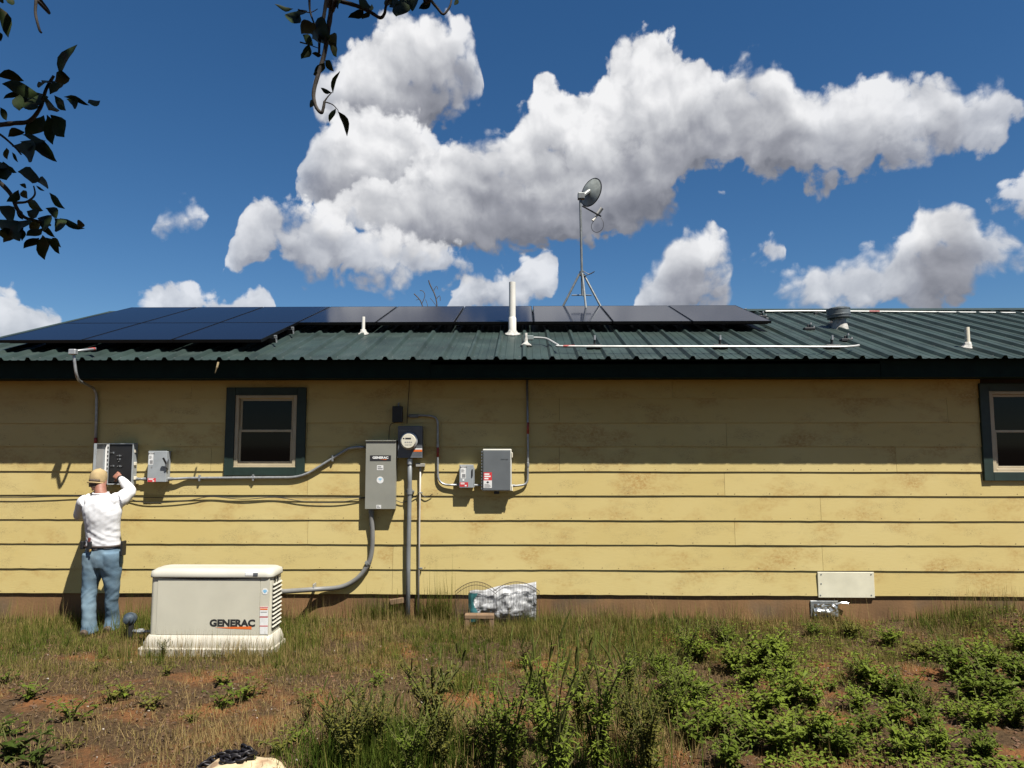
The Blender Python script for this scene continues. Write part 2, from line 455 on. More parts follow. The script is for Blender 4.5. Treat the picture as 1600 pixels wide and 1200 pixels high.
# --- ground: one sheet to the horizon, finer near the house
def ground_h(x, y):
    h = 0.030 * mnoise.noise((x * 0.55, y * 0.55, 3.1)) + 0.014 * mnoise.noise((x * 1.9, y * 1.9, 7.7))
    h += 0.16 * math.exp(-((x - 5.1) / 0.55) ** 2 - ((y - 7.95) / 0.28) ** 2)        # dirt heap against the wall
    h += 0.07 * math.exp(-((x - 6.6) / 1.2) ** 2 - ((y - 7.9) / 0.4) ** 2)
    w = max(0.0, min(1.0, (y - 7.1) / 1.1)); h += 0.055 * w * w * (3 - 2 * w)
    k = max(0.0, min(1.0, (4.6 - y) / 4.0))
    return h * (1 if abs(x) < 14 and -6 < y < 14 else 0.3) + 0.25 * k
def build_ground():
    xs = list(np.linspace(-12, 12, 201)); ys = list(np.linspace(-3, 9.2, 123))
    xs = [-900, -300, -100, -40, -20] + xs + [20, 40, 100, 300, 900]
    ys = [-900, -300, -100, -30, -10] + ys + [12, 20, 40, 100, 300, 900]
    v = [(x, y, ground_h(x, y)) for y in ys for x in xs]
    n = len(xs)
    f = [(j * n + i, j * n + i + 1, (j + 1) * n + i + 1, (j + 1) * n + i) for j in range(len(ys) - 1) for i in range(n - 1)]
    me = bpy.data.meshes.new('ground'); me.from_pydata(v, [], f)
    me.polygons.foreach_set('use_smooth', [True] * len(f))
    m = bpy.data.materials.new('red_brown_soil'); m.use_nodes = True
    N, L = m.node_tree.nodes, m.node_tree.links; b = N['Principled BSDF']; b.inputs['Roughness'].default_value = 0.95
    b.inputs['Specular IOR Level'].default_value = 0.15
    geo = N.new('ShaderNodeNewGeometry')
    def noi(sc, det=6, ro=0.6):
        t = N.new('ShaderNodeTexNoise'); t.inputs['Scale'].default_value = sc; t.inputs['Detail'].default_value = det; t.inputs['Roughness'].default_value = ro
        L.new(geo.outputs['Position'], t.inputs['Vector']); return t.outputs['Fac']
    def ramp(fac, cols):
        r = N.new('ShaderNodeValToRGB'); L.new(fac, r.inputs[0]); e = r.color_ramp.elements
        e[0].position, e[0].color = cols[0][0], (*cols[0][1], 1); e[1].position, e[1].color = cols[-1][0], (*cols[-1][1], 1)
        for p_, c_ in cols[1:-1]:
            k = e.new(p_); k.color = (*c_, 1)
        return r.outputs[0]
    base = ramp(noi(38, 8, 0.7), [(0.28, (0.020, 0.013, 0.007)), (0.5, (0.058, 0.035, 0.017)), (0.72, (0.110, 0.074, 0.040))])
    red = ramp(noi(60, 6), [(0.3, (0.095, 0.040, 0.015)), (0.7, (0.24, 0.100, 0.035))])
    mk = ramp(noi(1.15, 5, 0.62), [(0.50, (0, 0, 0)), (0.64, (1, 1, 1))])
    mx = N.new('ShaderNodeMix'); mx.data_type = 'RGBA'; L.new(mk, mx.inputs[0]); L.new(base, mx.inputs[6]); L.new(red, mx.inputs[7])
    L.new(mx.outputs[2], b.inputs['Base Color'])
    bp = N.new('ShaderNodeBump'); bp.inputs['Strength'].default_value = 0.9; bp.inputs['Distance'].default_value = 0.03
    L.new(noi(30, 8, 0.7), bp.inputs['Height']); L.new(bp.outputs[0], b.inputs['Normal'])
    o = link_mesh('ground', me, m); tag(o, kind='structure')
build_ground()

house = thing('house', 'long single storey house with yellow lap siding and dark green ribbed metal roof', 'house', (1.2, WY, 0))

# --- foundation, wall core
zb = WP(800, 929).z                      # bottom of the lowest course
zs = P(800, 590.5, EY + 0.115).z            # underside of the fascia
b = MB(); b.box((X0, WY + 0.012, -0.35), (X1, WY + 0.2, zb + 0.03)); b.build('foundation', m_found, house)
b = MB(); b.box((X0, WY + 0.028, zb + 0.03), (X1, WY + 0.16, zs + 0.15))
b.box((X0, WY + 0.16, -0.3), (X0 + 0.15, RY * 2 - WY, zs + 0.15)); b.box((X1 - 0.15, WY + 0.16, -0.3), (X1, RY * 2 - WY, zs + 0.15))
b.box((X0, RY * 2 - WY, -0.3), (X1, RY * 2 - WY + 0.15, zs + 0.15))
for xx in (X0 + 0.01, X1 - 0.13):
    b.prism([(xx, WY + 0.03, zs + 0.15), (xx, 2 * RY - WY - 0.03, zs + 0.15), (xx, RY, roofz(RY) - 0.06)], (0.12, 0, 0))
wall = b.build('wall', m_sheath, house)

# --- lap siding, every board its own piece
lines = [929, 890, 850.5, 812.5, 774, 736.5, 697.5, 660.5, 622.5, 585]
zl = [WP(800, y).z for y in lines]
joints = {0: [613, 1278, 1365, 1900], 1: [614, 1285, 2000], 2: [481, 1148, 1800], 3: [160, 614, 1282], 4: [481, 1132, 1750], 5: [874, 330, 1400], 6: [480, 1135, 1900], 7: [874, 1480], 8: [300, 1050, 1700]}
WINS = [(351, 480, 605.5, 743), (1536, 1676, 599, 751)]
wrect = []
for (x0, x1, y0, y1) in WINS:
    a, c = WP(x0, y1), WP(x1, y0)
    wrect.append((a.x, c.x, a.z, c.z))
def board(xa, xb, z0, z1, row):
    n = max(2, int((xb - xa) / 0.12)); v = []; f = []
    bt = 0.0137
    sag = 0.006 * math.sin(row * 2.7)
    for i in range(n + 1):
        x = xa + (xb - xa) * i / n; u = i / n
        wob = 0.0065 * mnoise.noise((x * 0.8, row * 5.1, 0)) + 0.004 * mnoise.noise((x * 7.0, row * 9.0, 4)) * (1 if row < 4 else 0.3)
        bul = 0.0035 * mnoise.noise((x * 1.1, row * 2.3, 9))
        yb = WY - bt + 0.004 + bul * 0.6; yt = WY + 0.003
        top = z1 + 0.022; z_ = z0 + wob
        # thin drip lip in front of a hollow, so the lap reads as a dark line
        v += [(x, yb, z_), (x, yt, top), (x, yt + 0.012, top), (x, yb + 0.016, z_ + 0.020), (x, yb + 0.0045, z_ + 0.018), (x, yb + 0.0040, z_)]
    K = 6
    for i in range(n):
        a = i * K; c = a + K
        for k in range(K): f.append((a + k, a + (k + 1) % K, c + (k + 1) % K, c + k))
    f.append((0, 5, 4, 3, 2, 1)); e = n * K; f.append((e, e + 1, e + 2, e + 3, e + 4, e + 5))
    me = bpy.data.meshes.new('siding_board'); me.from_pydata(v, [], f); me.update()
    link_mesh('siding_board', me, m_siding, wall)
for row in range(len(zl) - 1):
    z0, z1 = zl[row], zl[row + 1]
    cuts = sorted([X0] + [WP(j, lines[row] - 18).x for j in joints.get(row, []) if WP(j, 800).x < X1] + [X1])
    for xa, xb in zip(cuts, cuts[1:]):
        if row == 0 and abs(xa - WP(1278, 910).x) < 0.02: continue            # the patch board sits here
        segs = [(xa, xb)]
        for (wx0, wx1, wz0, wz1) in wrect:
            if z1 > wz0 + 0.12 and z0 < wz1 - 0.16:
                ns = []
                for (p_, q_) in segs:
                    if q_ <= wx0 or p_ >= wx1: ns.append((p_, q_)); continue
                    if p_ < wx0: ns.append((p_, wx0 + 0.03))
                    if q_ > wx1: ns.append((wx1 - 0.03, q_))
                segs = ns
        for (p_, q_) in segs:
            zz0 = z0
            board(p_ + 0.0015, q_ - 0.0015, zz0, z1, row)
# nail heads along the lower edges
b = MB(); rn = random.Random(2)
for row in range(7):
    x = X0 + 0.2
    while x < X1:
        x += rn.choice((0.2, 0.4, 0.4, 0.41)) + rn.uniform(-.02, .02)
        if any(w0 - .02 < x < w1 + .02 and zl[row] < wz1_ and zl[row] > wz0_ - .1 for (w0, w1, wz0_, wz1_) in wrect): continue
        if row == 0 and 3.3 < x < 4.1: continue
        b.tube([(x, WY - 0.004, zl[row] + rn.uniform(.018, .03)), (x, WY - 0.0105, zl[row] + rn.uniform(.018, .024))], 0.0042, 5)
o = b.build('siding_nails', mat('rusty_nail', (0.10, 0.06, 0.03), 0.8, var=0.4, vscale=3), wall); tag(o, kind='stuff')
# below-window courses that are only part covered keep their full board, the trim laps over them

# --- windows: green trim boards, almond frame, two dark panes with a meeting rail
def window(x0, x1, y0, y1):
    def q(px, py, off): return WP(px, py, off)
    a, c = q(x0, y1, 0), q(x1, y0, 0)
    xa, xb, za, zt = a.x, c.x, a.z, c.z
    tw = 0.105
    b = MB(); o = 0.034
    b.box((xa, WY - o, za), (xa + tw, WY + 0.02, zt), 0.003); b.box((xb - tw, WY - o, za), (xb, WY + 0.02, zt), 0.003)
    b.box((xa + tw + 0.001, WY - o + 0.003, za), (xb - tw - 0.001, WY + 0.02, za + tw * 0.95), 0.003)
    b.box((xa + tw + 0.001, WY - o + 0.003, zt - tw * 0.85), (xb - tw - 0.001, WY + 0.02, zt), 0.003)
    w = b.build('window', m_green, house)
    ia, ib, ja, jb = xa + tw, xb - tw, za + tw * 0.95, zt - tw * 0.85
    b = MB(); fw = 0.045
    b.box((ia + .001, WY - 0.022, ja), (ia + fw, WY + 0.03, jb), 0.004); b.box((ib - fw, WY - 0.022, ja), (ib - .001, WY + 0.03, jb), 0.004)
    b.box((ia + fw, WY - 0.020, ja + .001), (ib - fw, WY + 0.03, ja + fw * 0.8), 0.004); b.box((ia + fw, WY - 0.020, jb - fw * 0.8), (ib - fw, WY + 0.03, jb - .001), 0.004)
    b.build('frame', m_almond, w)
    ga, gb, ha, hb = ia + fw, ib - fw, ja + fw * 0.8, jb - fw * 0.8
    hm = ha + (hb - ha) * 0.50
    for (z0, z1, yo, nm) in ((ha, hm + 0.015, -0.006, 'lower_sash'), (hm - 0.015, hb, 0.014, 'upper_sash')):
        b = MB(); sw = 0.028
        b.box((ga + .001, WY + yo, z0 + .001), (ga + sw, WY + yo + 0.02, z1), 0.002); b.box((gb - sw, WY + yo, z0 + .001), (gb - .001, WY + yo + 0.02, z1), 0.002)
        b.box((ga + sw, WY + yo + .001, z0 + .002), (gb - sw, WY + yo + 0.019, z0 + sw), 0.002); b.box((ga + sw, WY + yo + .001, z1 - sw), (gb - sw, WY + yo + 0.019, z1 - .001), 0.002)
        b.build(nm, m_almond, w)
        b = MB(); b.box((ga + sw - .003, WY + yo + 0.010, z0 + sw - .003), (gb - sw + .003, WY + yo + 0.014, z1 - sw + .003)); b.build('pane', m_pane, w)
    b = MB(); b.box((ia, WY - 0.030, ja - 0.012), (ib, WY - 0.005, ja + 0.002), 0.003); b.build('sill', m_almond, w)
for w_ in WINS: window(*w_)

# --- fascia, soffit
b = MB()
cuts = [X0 - 0.35, -1.05, 3.9, X1 + 0.3]
for i in range(3):
    b.box((cuts[i] + 0.001, EY + 0.112 + 0.003 * (i % 2), zs), (cuts[i + 1] - 0.001, EY + 0.150, EZ - 0.004), 0.004)
b.build('fascia', m_fascia, house)
b = MB(); b.box((X0 - 0.3, EY + 0.142, zs + 0.012), (X1 + 0.3, WY + 0.03, zs + 0.026)); b.build('soffit', m_fascia, house)
b = MB(); b.box((X0 - 0.34, EY + 0.106, zs + 0.0), (X1 + 0.3, EY + 0.1135, zs + 0.012), 0.001)       # drip bead along the fascia foot
b.build('drip_edge', m_fascia, house)

# --- roof: deck, ribbed sheets, ridge cap, rake trim
RX0 = P(90, 500, 9.4).x - 0.16
RX0 = -6.62
b = MB()
b.prism([(RX0 + 0.02, EY + 0.115, EZ - 0.02 + 0.028), (RX0 + 0.02, RY, roofz(RY) - 0.02), (RX0 + 0.02, 2 * RY - EY, EZ - 0.02), (RX0 + 0.02, 2 * RY - EY, EZ - 0.06), (RX0 + 0.02, RY, roofz(RY) - 0.08), (RX0 + 0.02, EY + 0.115, EZ - 0.04)], (X1 + 0.25 - RX0, 0, 0))
roof = b.build('roof', m_fascia, house)
RIB = 0.3048; RIBH = 0.034
ribx = P(775.7, 557, EY).x
def sheet_profile():
    pr = []
    for k in range(3):
        c = k * RIB
        pr += [(c - 0.036, 0), (c - 0.014, RIBH), (c + 0.014, RIBH), (c + 0.036, 0)]
        for mm in (0.105, 0.200):
            pr += [(c + mm - 0.018, 0), (c + mm - 0.010, 0.0055), (c + mm + 0.010, 0.0055), (c + mm + 0.018, 0)]
    pr.append((3 * RIB - 0.034, 0))
    return pr
pr = sheet_profile()
def sheet_mesh(sgn):
    v, f = [], []
    L_ = (RY - EY) / math.cos(SL)
    stations = [0, 0.03, L_ * 0.33, L_ * 0.66, L_ - 0.02]
    n = len(pr)
    for s_ in stations:
        for th in (0.0, -0.0015):
            for (px, h) in pr:
                y = s_ * math.cos(SL) - (h + th) * math.sin(SL)
                z = s_ * math.sin(SL) + (h + th) * math.cos(SL)
                v.append((px, y * sgn, z))
    for i in range(len(stations) - 1):
        for k in range(n - 1):
            a = i * 2 * n + k; c = (i + 1) * 2 * n + k
            f.append((a, a + 1, c + 1, c)); f.append((a + n, c + n, c + n + 1, a + n + 1))
    for k in range(n - 1): f.append((k, k + n, k + n + 1, k + 1))
    me = bpy.data.meshes.new('roof_sheet'); me.from_pydata(v, [], f); me.update(); return me
sm_f, sm_b = sheet_mesh(1), sheet_mesh(-1)
k0 = math.ceil((RX0 + 0.03 - ribx) / (3 * RIB)); x = ribx + k0 * 3 * RIB
xs_ = []
while x < X1 - 0.3: xs_.append(x); x += 3 * RIB
xs_ = [xs_[0] - 3 * RIB] + xs_
RX0 = xs_[0] - 0.037
for i, x in enumerate(xs_):
    o = link_mesh('roof_sheet', sm_f, m_roof, None); o.location = (x, EY, EZ + 0.0006 * (i % 3)); adopt(o, roof)
    o = link_mesh('roof_sheet', sm_b, m_roof, None); o.location = (x, 2 * RY - EY, EZ + 0.0006 * (i % 3)); adopt(o, roof)
RX1 = xs_[-1] + 2 * RIB + 0.23
b = MB(); rz = roofz(RY) + RIBH / math.cos(SL) + 0.004
b.prism([(RX0, RY - 0.16, rz - 0.16 * SLOPE + 0.002), (RX0, RY, rz + 0.012), (RX0, RY + 0.16, rz - 0.16 * SLOPE + 0.002), (RX0, RY + 0.158, rz - 0.16 * SLOPE - 0.004), (RX0, RY, rz + 0.004), (RX0, RY - 0.158, rz - 0.16 * SLOPE - 0.004)], (RX1 - RX0, 0, 0))
b.build('ridge_cap', m_roof, roof)
b = MB()
for (xa, xb) in ((RX0 - 0.03, RX0 + 0.05),):
    up = RN * (RIBH + 0.006); dn = RN * -0.14
    e0 = Vector((xa, EY, EZ)); r0 = Vector((xa, RY, roofz(RY)))
    b.prism([e0 + up, r0 + up, r0 + dn, e0 + dn], (xb - xa, 0, 0))
b.build('rake_trim', m_roof, house)
# screws: rows of painted heads along the sheets
b = MB(); 
for xs0 in xs_:
    for k in range(3):
        for off in (-0.055, 0.055):
            for s_ in (0.12, 0.72, 1.32, 1.92, 2.52, 3.12):
                xx = xs0 + k * RIB + off
                c = Vector((xx, EY, EZ)) + Vector((0, math.cos(SL), math.sin(SL))) * s_
                b.tube([c, c + RN * 0.006], 0.008, 5)
o = b.build('roof_screws', m_dkgalv, roof); tag(o, kind='stuff')
# ------------------------------------------------------------------ on the roof
UP = Vector((0, math.cos(SL), math.sin(SL)))       # up the slope
m_cell = mat('solar_cell_glass', (0.006, 0.009, 0.020), rough=0.09, var=0.0, spec=0.025)
m_bframe = mat('black_anodised_frame', (0.012, 0.012, 0.013), rough=0.35, metal=0.6, var=0.1)
m_black = mat('black_plastic', (0.010, 0.010, 0.011), rough=0.5, var=0.2)
m_red = mat('red_label', (0.50, 0.035, 0.04), rough=0.5, var=0.12)
m_rtape = mat('red_tape', (0.28, 0.035, 0.025), rough=0.5, var=0.3, vscale=30)
m_pvc2 = mat('cream_pvc', (0.62, 0.57, 0.45), rough=0.5, var=0.15)

m_cond = mat('weathered_white_conduit', (0.40, 0.40, 0.38), rough=0.45, metal=0.2, var=0.15, vscale=12)
PS = 0.150                                         # panel glass above the roof pan
TOP_Y = (478.0, 0)
def pan(x, y): return RP(x, y, PS)
top = pan(831, 478); mid = pan(833, 502.5); bot = pan(265, 530.5)
GAPX = 1.053
xu = [pan(831.6, 478).x + (k - 6) * GAPX for k in range(10)]      # boundaries of the upper row
def slope_s(p_): return (p_ - (Vector((0, EY, EZ)) + RN * PS)).dot(UP)
s_top, s_mid, s_bot = slope_s(top), slope_s(mid), slope_s(bot)
def on_slope(x, s_, off): return Vector((x, EY, EZ)) + UP * s_ + RN * off
def slab(b, x0, x1, s0, s1, o0, o1):
    b.prism([on_slope(x0, s0, o0), on_slope(x1, s0, o0), on_slope(x1, s1, o0), on_slope(x0, s1, o0)], RN * (o1 - o0))
def solar_panel(x0, x1, s0, s1, label, group):
    t = thing('solar_panel', label, 'solar panel', on_slope((x0 + x1) / 2, s0, 0.1), group)
    fw = 0.011; th = 0.036
    b = MB()
    slab(b, x0, x0 + fw, s0, s1, PS - th, PS); slab(b, x1 - fw, x1, s0, s1, PS - th, PS)
    slab(b, x0 + fw + .0005, x1 - fw - .0005, s0 + .0005, s0 + fw, PS - th, PS - .0004); slab(b, x0 + fw + .0005, x1 - fw - .0005, s1 - fw, s1 - .0005, PS - th, PS - .0004)
    b.build('frame', m_bframe, t)
    b = MB(); slab(b, x0 + fw - .002, x1 - fw + .002, s0 + fw - .002, s1 - fw + .002, PS - 0.008, PS - 0.0015)
    b.build('glass', m_cell, t)
ords = ['first', 'second', 'third', 'fourth', 'fifth', 'sixth', 'seventh', 'eighth', 'ninth']
extra = {0: 'leftmost dark navy solar panel of the upper row, at the gable end', 5: 'solar panel of the upper row behind the tall white vent pipe',
         6: 'upper row solar panel mirroring the legs of the dish tripod', 8: 'rightmost grey reflecting solar panel of the upper row', 4: 'upper row solar panel just right of the short white vent pipe'}
for k in range(9):
    lb = extra.get(k, '%s solar panel from the left in the upper row on the roof' % ords[k])
    solar_panel(xu[k] + 0.010, xu[k + 1] - 0.010, s_mid + 0.008, s_top, lb, 'solar panels on the green roof')
for k in range(3):
    lb = ['leftmost solar panel of the lower row, cut by the picture edge', 'middle solar panel of the three in the lower row', 'rightmost solar panel of the lower row, at the open roof'][k]
    solar_panel(xu[k] + 0.010, xu[k + 1] - 0.010, s_bot, s_mid - 0.012, lb, 'solar panels on the green roof')
# mounting rails with feet
def rail(xa, xb, s_, label):
    t = thing('mounting_rail', label, 'mounting rail', on_slope((xa + xb) / 2, s_, 0.0), 'rails under the solar panels')
    b = MB(); slab(b, xa, xb, s_ - 0.018, s_ + 0.018, PS - 0.095, PS - 0.040); b.build('rail', m_bframe, t)
    x = ribx + math.ceil((xa - ribx) / RIB) * RIB
    k = 0
    while x < xb:
        if k % 4 == 1:
            b = MB(); slab(b, x - 0.03, x + 0.03, s_ - 0.045, s_ + 0.045, RIBH + 0.003, RIBH + 0.012); slab(b, x + 0.016, x + 0.026, s_ - 0.03, s_ - 0.0185, RIBH + 0.012, PS - 0.05)
            b.build('foot', m_bframe, t)
        x += RIB; k += 1
    b = MB(); slab(b, xb, xb + 0.006, s_ - 0.022, s_ + 0.022, PS - 0.097, PS - 0.036); slab(b, xb - 0.02, xb + 0.012, s_ - 0.012, s_ + 0.012, PS - 0.0395, PS - 0.008); b.build('end_clamp', m_galv, t)
Lrow = s_top - s_mid
rail(xu[0] - 0.03, xu[3] + 0.05, s_bot + 0.32, 'lower aluminium rail under the lower row of solar panels')
rail(xu[0] - 0.03, xu[3] + 0.05, s_mid - 0.36, 'upper aluminium rail under the lower row of solar panels')
rail(xu[0] - 0.03, xu[9] + 0.05, s_mid + 0.34, 'lower aluminium rail under the upper row of solar panels')
rail(xu[0] - 0.03, xu[9] + 0.05, s_top - 0.34, 'upper aluminium rail under the upper row of solar panels')

# --- vent pipes
def vent_pipe(x, ytop, ybase, w, label, m, boot=True, collar=None):
    base = RP(x, ybase, 0.0); Y = base.y; h = P(x, ytop, Y).z - base.z; r = w * Y / FPX / 2
    t = thing('vent_pipe', label, 'vent pipe', base)
    b = MB(); prof = [(r, -0.06), (r, h), (r * 0.80, h), (r * 0.80, h - 0.12)]
    b.lathe(prof, base, sides=24, cap=True); b.build('pipe', m, t, smooth=True)
    if collar:
        zc = P(x, collar, Y).z - base.z
        b = MB(); b.lathe([(r * 1.02, zc + 0.02), (r * 1.18, zc), (r * 1.18, -0.02)], base, sides=24); b.build('pipe_collar', m, t, smooth=True)
    # crumpled flashing boot and sealant
    b = MB(); rings = []
    for (k, hh) in ((2.5, 0.004), (2.2, 0.016), (1.6, 0.024), (1.30, 0.050), (1.10, 0.070)):
        ring = []
        for j in range(22):
            a = 2 * math.pi * j / 22
            wob = 1 + 0.13 * mnoise.noise((math.cos(a) * 2.2 + x, math.sin(a) * 2.2, hh * 20))
            rr = max(r, 0.03) * k * wob
            pt = base + Vector((rr * math.cos(a), rr * math.sin(a), 0)); pt.z = roofz(pt.y) + hh * (1.0 if k < 1.5 else 0.8 + 0.4 * wob)
            if hh > 0.05: pt.z = base.z + hh
            ring.append(pt)
        rings.append(ring)
    b.rings(rings); b.build('flashing_boot', m_sealant, t, smooth='all')
    return t
vent_pipe(567.5, 495, 523, 5.2, 'short white vent pipe with crumpled boot on the left part of the roof', m_white)
vent_pipe(800.5, 441, 523, 10.5, 'tall white plastic vent pipe rising above the solar panels', m_white, collar=498)
vent_pipe(1512.5, 511.5, 544, 7.0, 'short cream vent pipe on the roof at the far right', m_pvc2)
# --- metal flue with a broad cap
base = RP(1312, 513, 0.0); Yb = base.y; sc = Yb / FPX
t = thing('flue_vent', 'round grey metal flue with broad cap near the ridge', 'roof vent', base)
tilt = Euler((0, R(-2.5), 0)).to_matrix()
b = MB(); b.lathe([(9.5 * sc, -0.05), (9.5 * sc, 17 * sc)], base, sides=24); b.build('flue', m_dkgalv, t, smooth=True)
b = MB(); b.lathe([(13 * sc, -0.03), (12 * sc, 3 * sc), (9.8 * sc, 10.5 * sc), (9.6 * sc, 11 * sc)], base, sides=24); b.build('storm_collar', m_sealant, t, smooth=True)
b = MB(); c0 = base
prof = [(11 * sc, 15.0 * sc), (17 * sc, 16 * sc), (17.2 * sc, 19.5 * sc), (17.8 * sc, 20 * sc), (17.8 * sc, 21 * sc), (17.2 * sc, 21.5 * sc), (17.2 * sc, 28.5 * sc), (17.7 * sc, 29 * sc), (17.5 * sc, 31 * sc), (12 * sc, 33 * sc), (1 * sc, 33.6 * sc)]
b.lathe(prof, base, sides=32); bmesh.ops.rotate(b.bm, verts=b.bm.verts, cent=base, matrix=tilt); 
b.build('cap', mat('cap_metal', (0.115, 0.13, 0.135), rough=0.45, metal=0.35, var=0.25, vscale=14), t, smooth=True)

# --- roof conduit with junction box and supports
def strut_block(t, x, y, up=0.0):
    c = RP(x, y, 0)
    b = MB(); b.box(c + Vector((-0.09, -0.05, 0.0)), c + Vector((0.09, 0.05, 0.05)), 0.01); b.box(c + Vector((-0.012, -0.012, 0.05)), c + Vector((0.012, 0.012, 0.12)), 0.002)
    b.build('support', m_black, t)
    b = MB(); b.tube([c + Vector((0, -0.022, 0.105)), c + Vector((0, -0.022, 0.16))], 0.012, 6); b.build('strap', m_galv, t)
t = thing('roof_conduit', 'thin white conduit running along the lower roof from a small grey box', 'conduit', RP(1080, 543, 0))
pts = [RP(834, 527.5, .085), RP(846, 528, .085), RP(856, 530, .085), RP(872, 539, .085), RP(880, 541, .085), RP(1000, 541.5, .085), RP(1160, 541.5, .085), RP(1300, 542, .085), RP(1332, 541, .085)]
# the run then swings round and goes on up the slope under its own hook
pts += [RP(1342, 539.5, .085)]
b = MB(); b.tube(curve_pts(pts, 5), 0.0125, 8); b.build('pipe', m_cond, t, smooth=True)
b = MB(); q0, q1 = RP(880, 541, .085), RP(898, 541.1, .085); b.tube([q0, q1], 0.0145, 8); b.build('red_tape', m_rtape, t, smooth=True)
for x in (929, 1125, 1300): strut_block(t, x, 545.5)
b = MB(); c = RP(826.5, 528, .08); b.box(c + Vector((-0.055, -0.03, -0.028)), c + Vector((0.055, 0.03, 0.028)), 0.006); b.build('junction_box', mat('roof_box_grey', (0.16, 0.19, 0.185), 0.5), t)
b = MB(); c = RP(822, 541, 0.0)
b.lathe([(0.075, 0.0), (0.06, 0.02), (0.022, 0.05), (0.016, 0.12), (0.016, 0.16)], c, sides=12); b.build('roof_boot', m_sealant, t, smooth='all')
for (x, y) in ((1300, 507), (1264, 516), (1322, 534), (1190, 497)):
    t2 = thing('panel_bracket', {1300: 'black roof foot with bright bolts close to the ridge', 1264: 'black roof foot with bright bolts left of the flue', 1322: 'black roof foot above the end of the roof conduit', 1190: 'black roof foot beside the corner of the last solar panel'}[x], 'bracket', RP(x, y, 0), 'unused roof feet')
    c = RP(x, y, 0.0)
    b = MB(); b.box(c + Vector((-0.07, -0.04, 0)), c + Vector((0.07, 0.04, 0.035)), 0.006); b.box(c + Vector((-0.02, -0.01, 0.035)), c + Vector((0.02, 0.01, 0.075)), 0.003); b.build('bracket', m_black, t2)
    b = MB(); b.tube([c + Vector((0.02, -0.02, 0.075)), c + Vector((0.02, -0.02, 0.10))], 0.012, 6); b.build('bolt', m_galv, t2)
    b = MB(); b.tube([c + Vector((0.06, -0.02, 0.036)), c + Vector((0.06, -0.02, 0.055))], 0.012, 6); b.build('bolt', m_galv, t2)
# --- conduit along the ridge
t = thing('ridge_conduit', 'long thin white conduit running along the roof ridge', 'conduit', Vector((6, RY - 0.3, roofz(RY))))
pr_ = [RP(1196, 486.5, .10)]
ysr = [(1196, 487), (1260, 486.5), (1330, 487), (1400, 487.5), (1500, 488.5), (1600, 489.5), (1700, 490.5)]
pr_ = [P(x, y - 0.5, RY - 0.28) for x, y in ysr]
b = MB(); b.tube(curve_pts(pr_, 4), 0.013, 8); b.build('pipe', m_cond, t, smooth=True)
b = MB(); b.tube([P(1358, 486.7, RY - 0.28), P(1374, 486.9, RY - 0.28)], 0.016, 8); b.build('red_tape', m_rtape, t, smooth=True)
for x, y in ((1277, 487), (1466, 489), (1570, 489.5)):
    c = P(x, y, RY - 0.28)
    b = MB(); b.box((c.x - 0.05, c.y - 0.03, roofz(c.y - 0.03) - 0.02), (c.x + 0.05, c.y + 0.03, c.z - 0.014), 0.004); b.build('support', m_black, t)

# --- satellite dish on tripod mast behind the panels
DY = 11.05
m_mast = mat('mast_steel', (0.17, 0.18, 0.175), rough=0.45, metal=0.4, var=0.25, vscale=20)
m_dish = mat('dish_grey', (0.24, 0.26, 0.24), rough=0.5, var=0.25, vscale=12)
t = thing('satellite_dish', 'small grey satellite dish on a mast with tripod legs behind the solar panels', 'satellite dish', P(908, 490, DY))
def DP(x, y, dy=0.0): return P(x, y, DY + dy)
b = MB(); b.tube([DP(906.5, 305), DP(909, 420), DP(910, 461)], 0.020, 10); b.build('mast', m_mast, t, smooth=True)
apex = DP(908.5, 428)
foot_l = DP(883, 484, -0.05); foot_r = DP(935, 484, -0.05); foot_f = DP(916, 488, -0.35)
for (f_, st) in ((foot_l, Vector((-0.03, 0, 0))), (foot_r, Vector((0.03, 0, 0))), (foot_f, Vector((0.01, -0.03, 0)))):
    f2 = Vector((f_.x, f_.y, roofz(f_.y) + RIBH if f_.y < RY else f_.z))
    if f_ is not foot_f: f2 = f_ + (f_ - apex) * 0.35; f2.z = max(f2.z, roofz(f2.y) + 0.03)
    else: f2 = apex + (f_ - apex) * 1.12; f2.z = max(f2.z, roofz(f2.y) + 0.03)
    b = MB(); b.tube([apex + st, apex + st + (f2 - apex) * 0.02, f2], 0.017, 8); b.build('leg', m_mast, t, smooth=True)
b = MB(); k1 = apex + (foot_l - apex) * 0.60; k2 = apex + (foot_r - apex) * 0.60; k3 = apex + (foot_f - apex) * 0.60; kc = DP(910, 461)
b.tube([k1, kc, k2], 0.010, 6); b.tube([kc, k3], 0.010, 6); b.build('brace', m_mast, t)
b = MB(); b.lathe([(0.034, -0.03), (0.034, 0.04)], apex, sides=12); b.build('collar', m_mast, t, smooth=True)
# reflector: shallow bowl, seen from behind
cen = DP(923.5, 300.5, 0.16)
nrm = Vector((0.76, 0.70, -0.14)).normalized()
ax_u = (Vector((0.42, 0.0, 0.9)) - nrm * Vector((0.42, 0, 0.9)).dot(nrm)).normalized(); ax_v = nrm.cross(ax_u)
RU, RV = 0.235, 0.215
b = MB(); rings = []
for (k, off) in ((0.02, -0.052), (0.25, -0.048), (0.5, -0.038), (0.75, -0.022), (0.95, -0.004), (1.0, 0.0)):
    rings.append([cen + ax_u * RU * k * math.cos(a) + ax_v * RV * k * math.sin(a) + nrm * off for a in [2 * math.pi * j / 32 for j in range(32)]])
for (k, off) in ((1.0, 0.006), (0.95, 0.004), (0.75, -0.014), (0.5, -0.030), (0.25, -0.040), (0.02, -0.044)):
    rings.append([cen + ax_u * RU * k * math.cos(a) + ax_v * RV * k * math.sin(a) + nrm * off for a in [2 * math.pi * j / 32 for j in range(32)]])
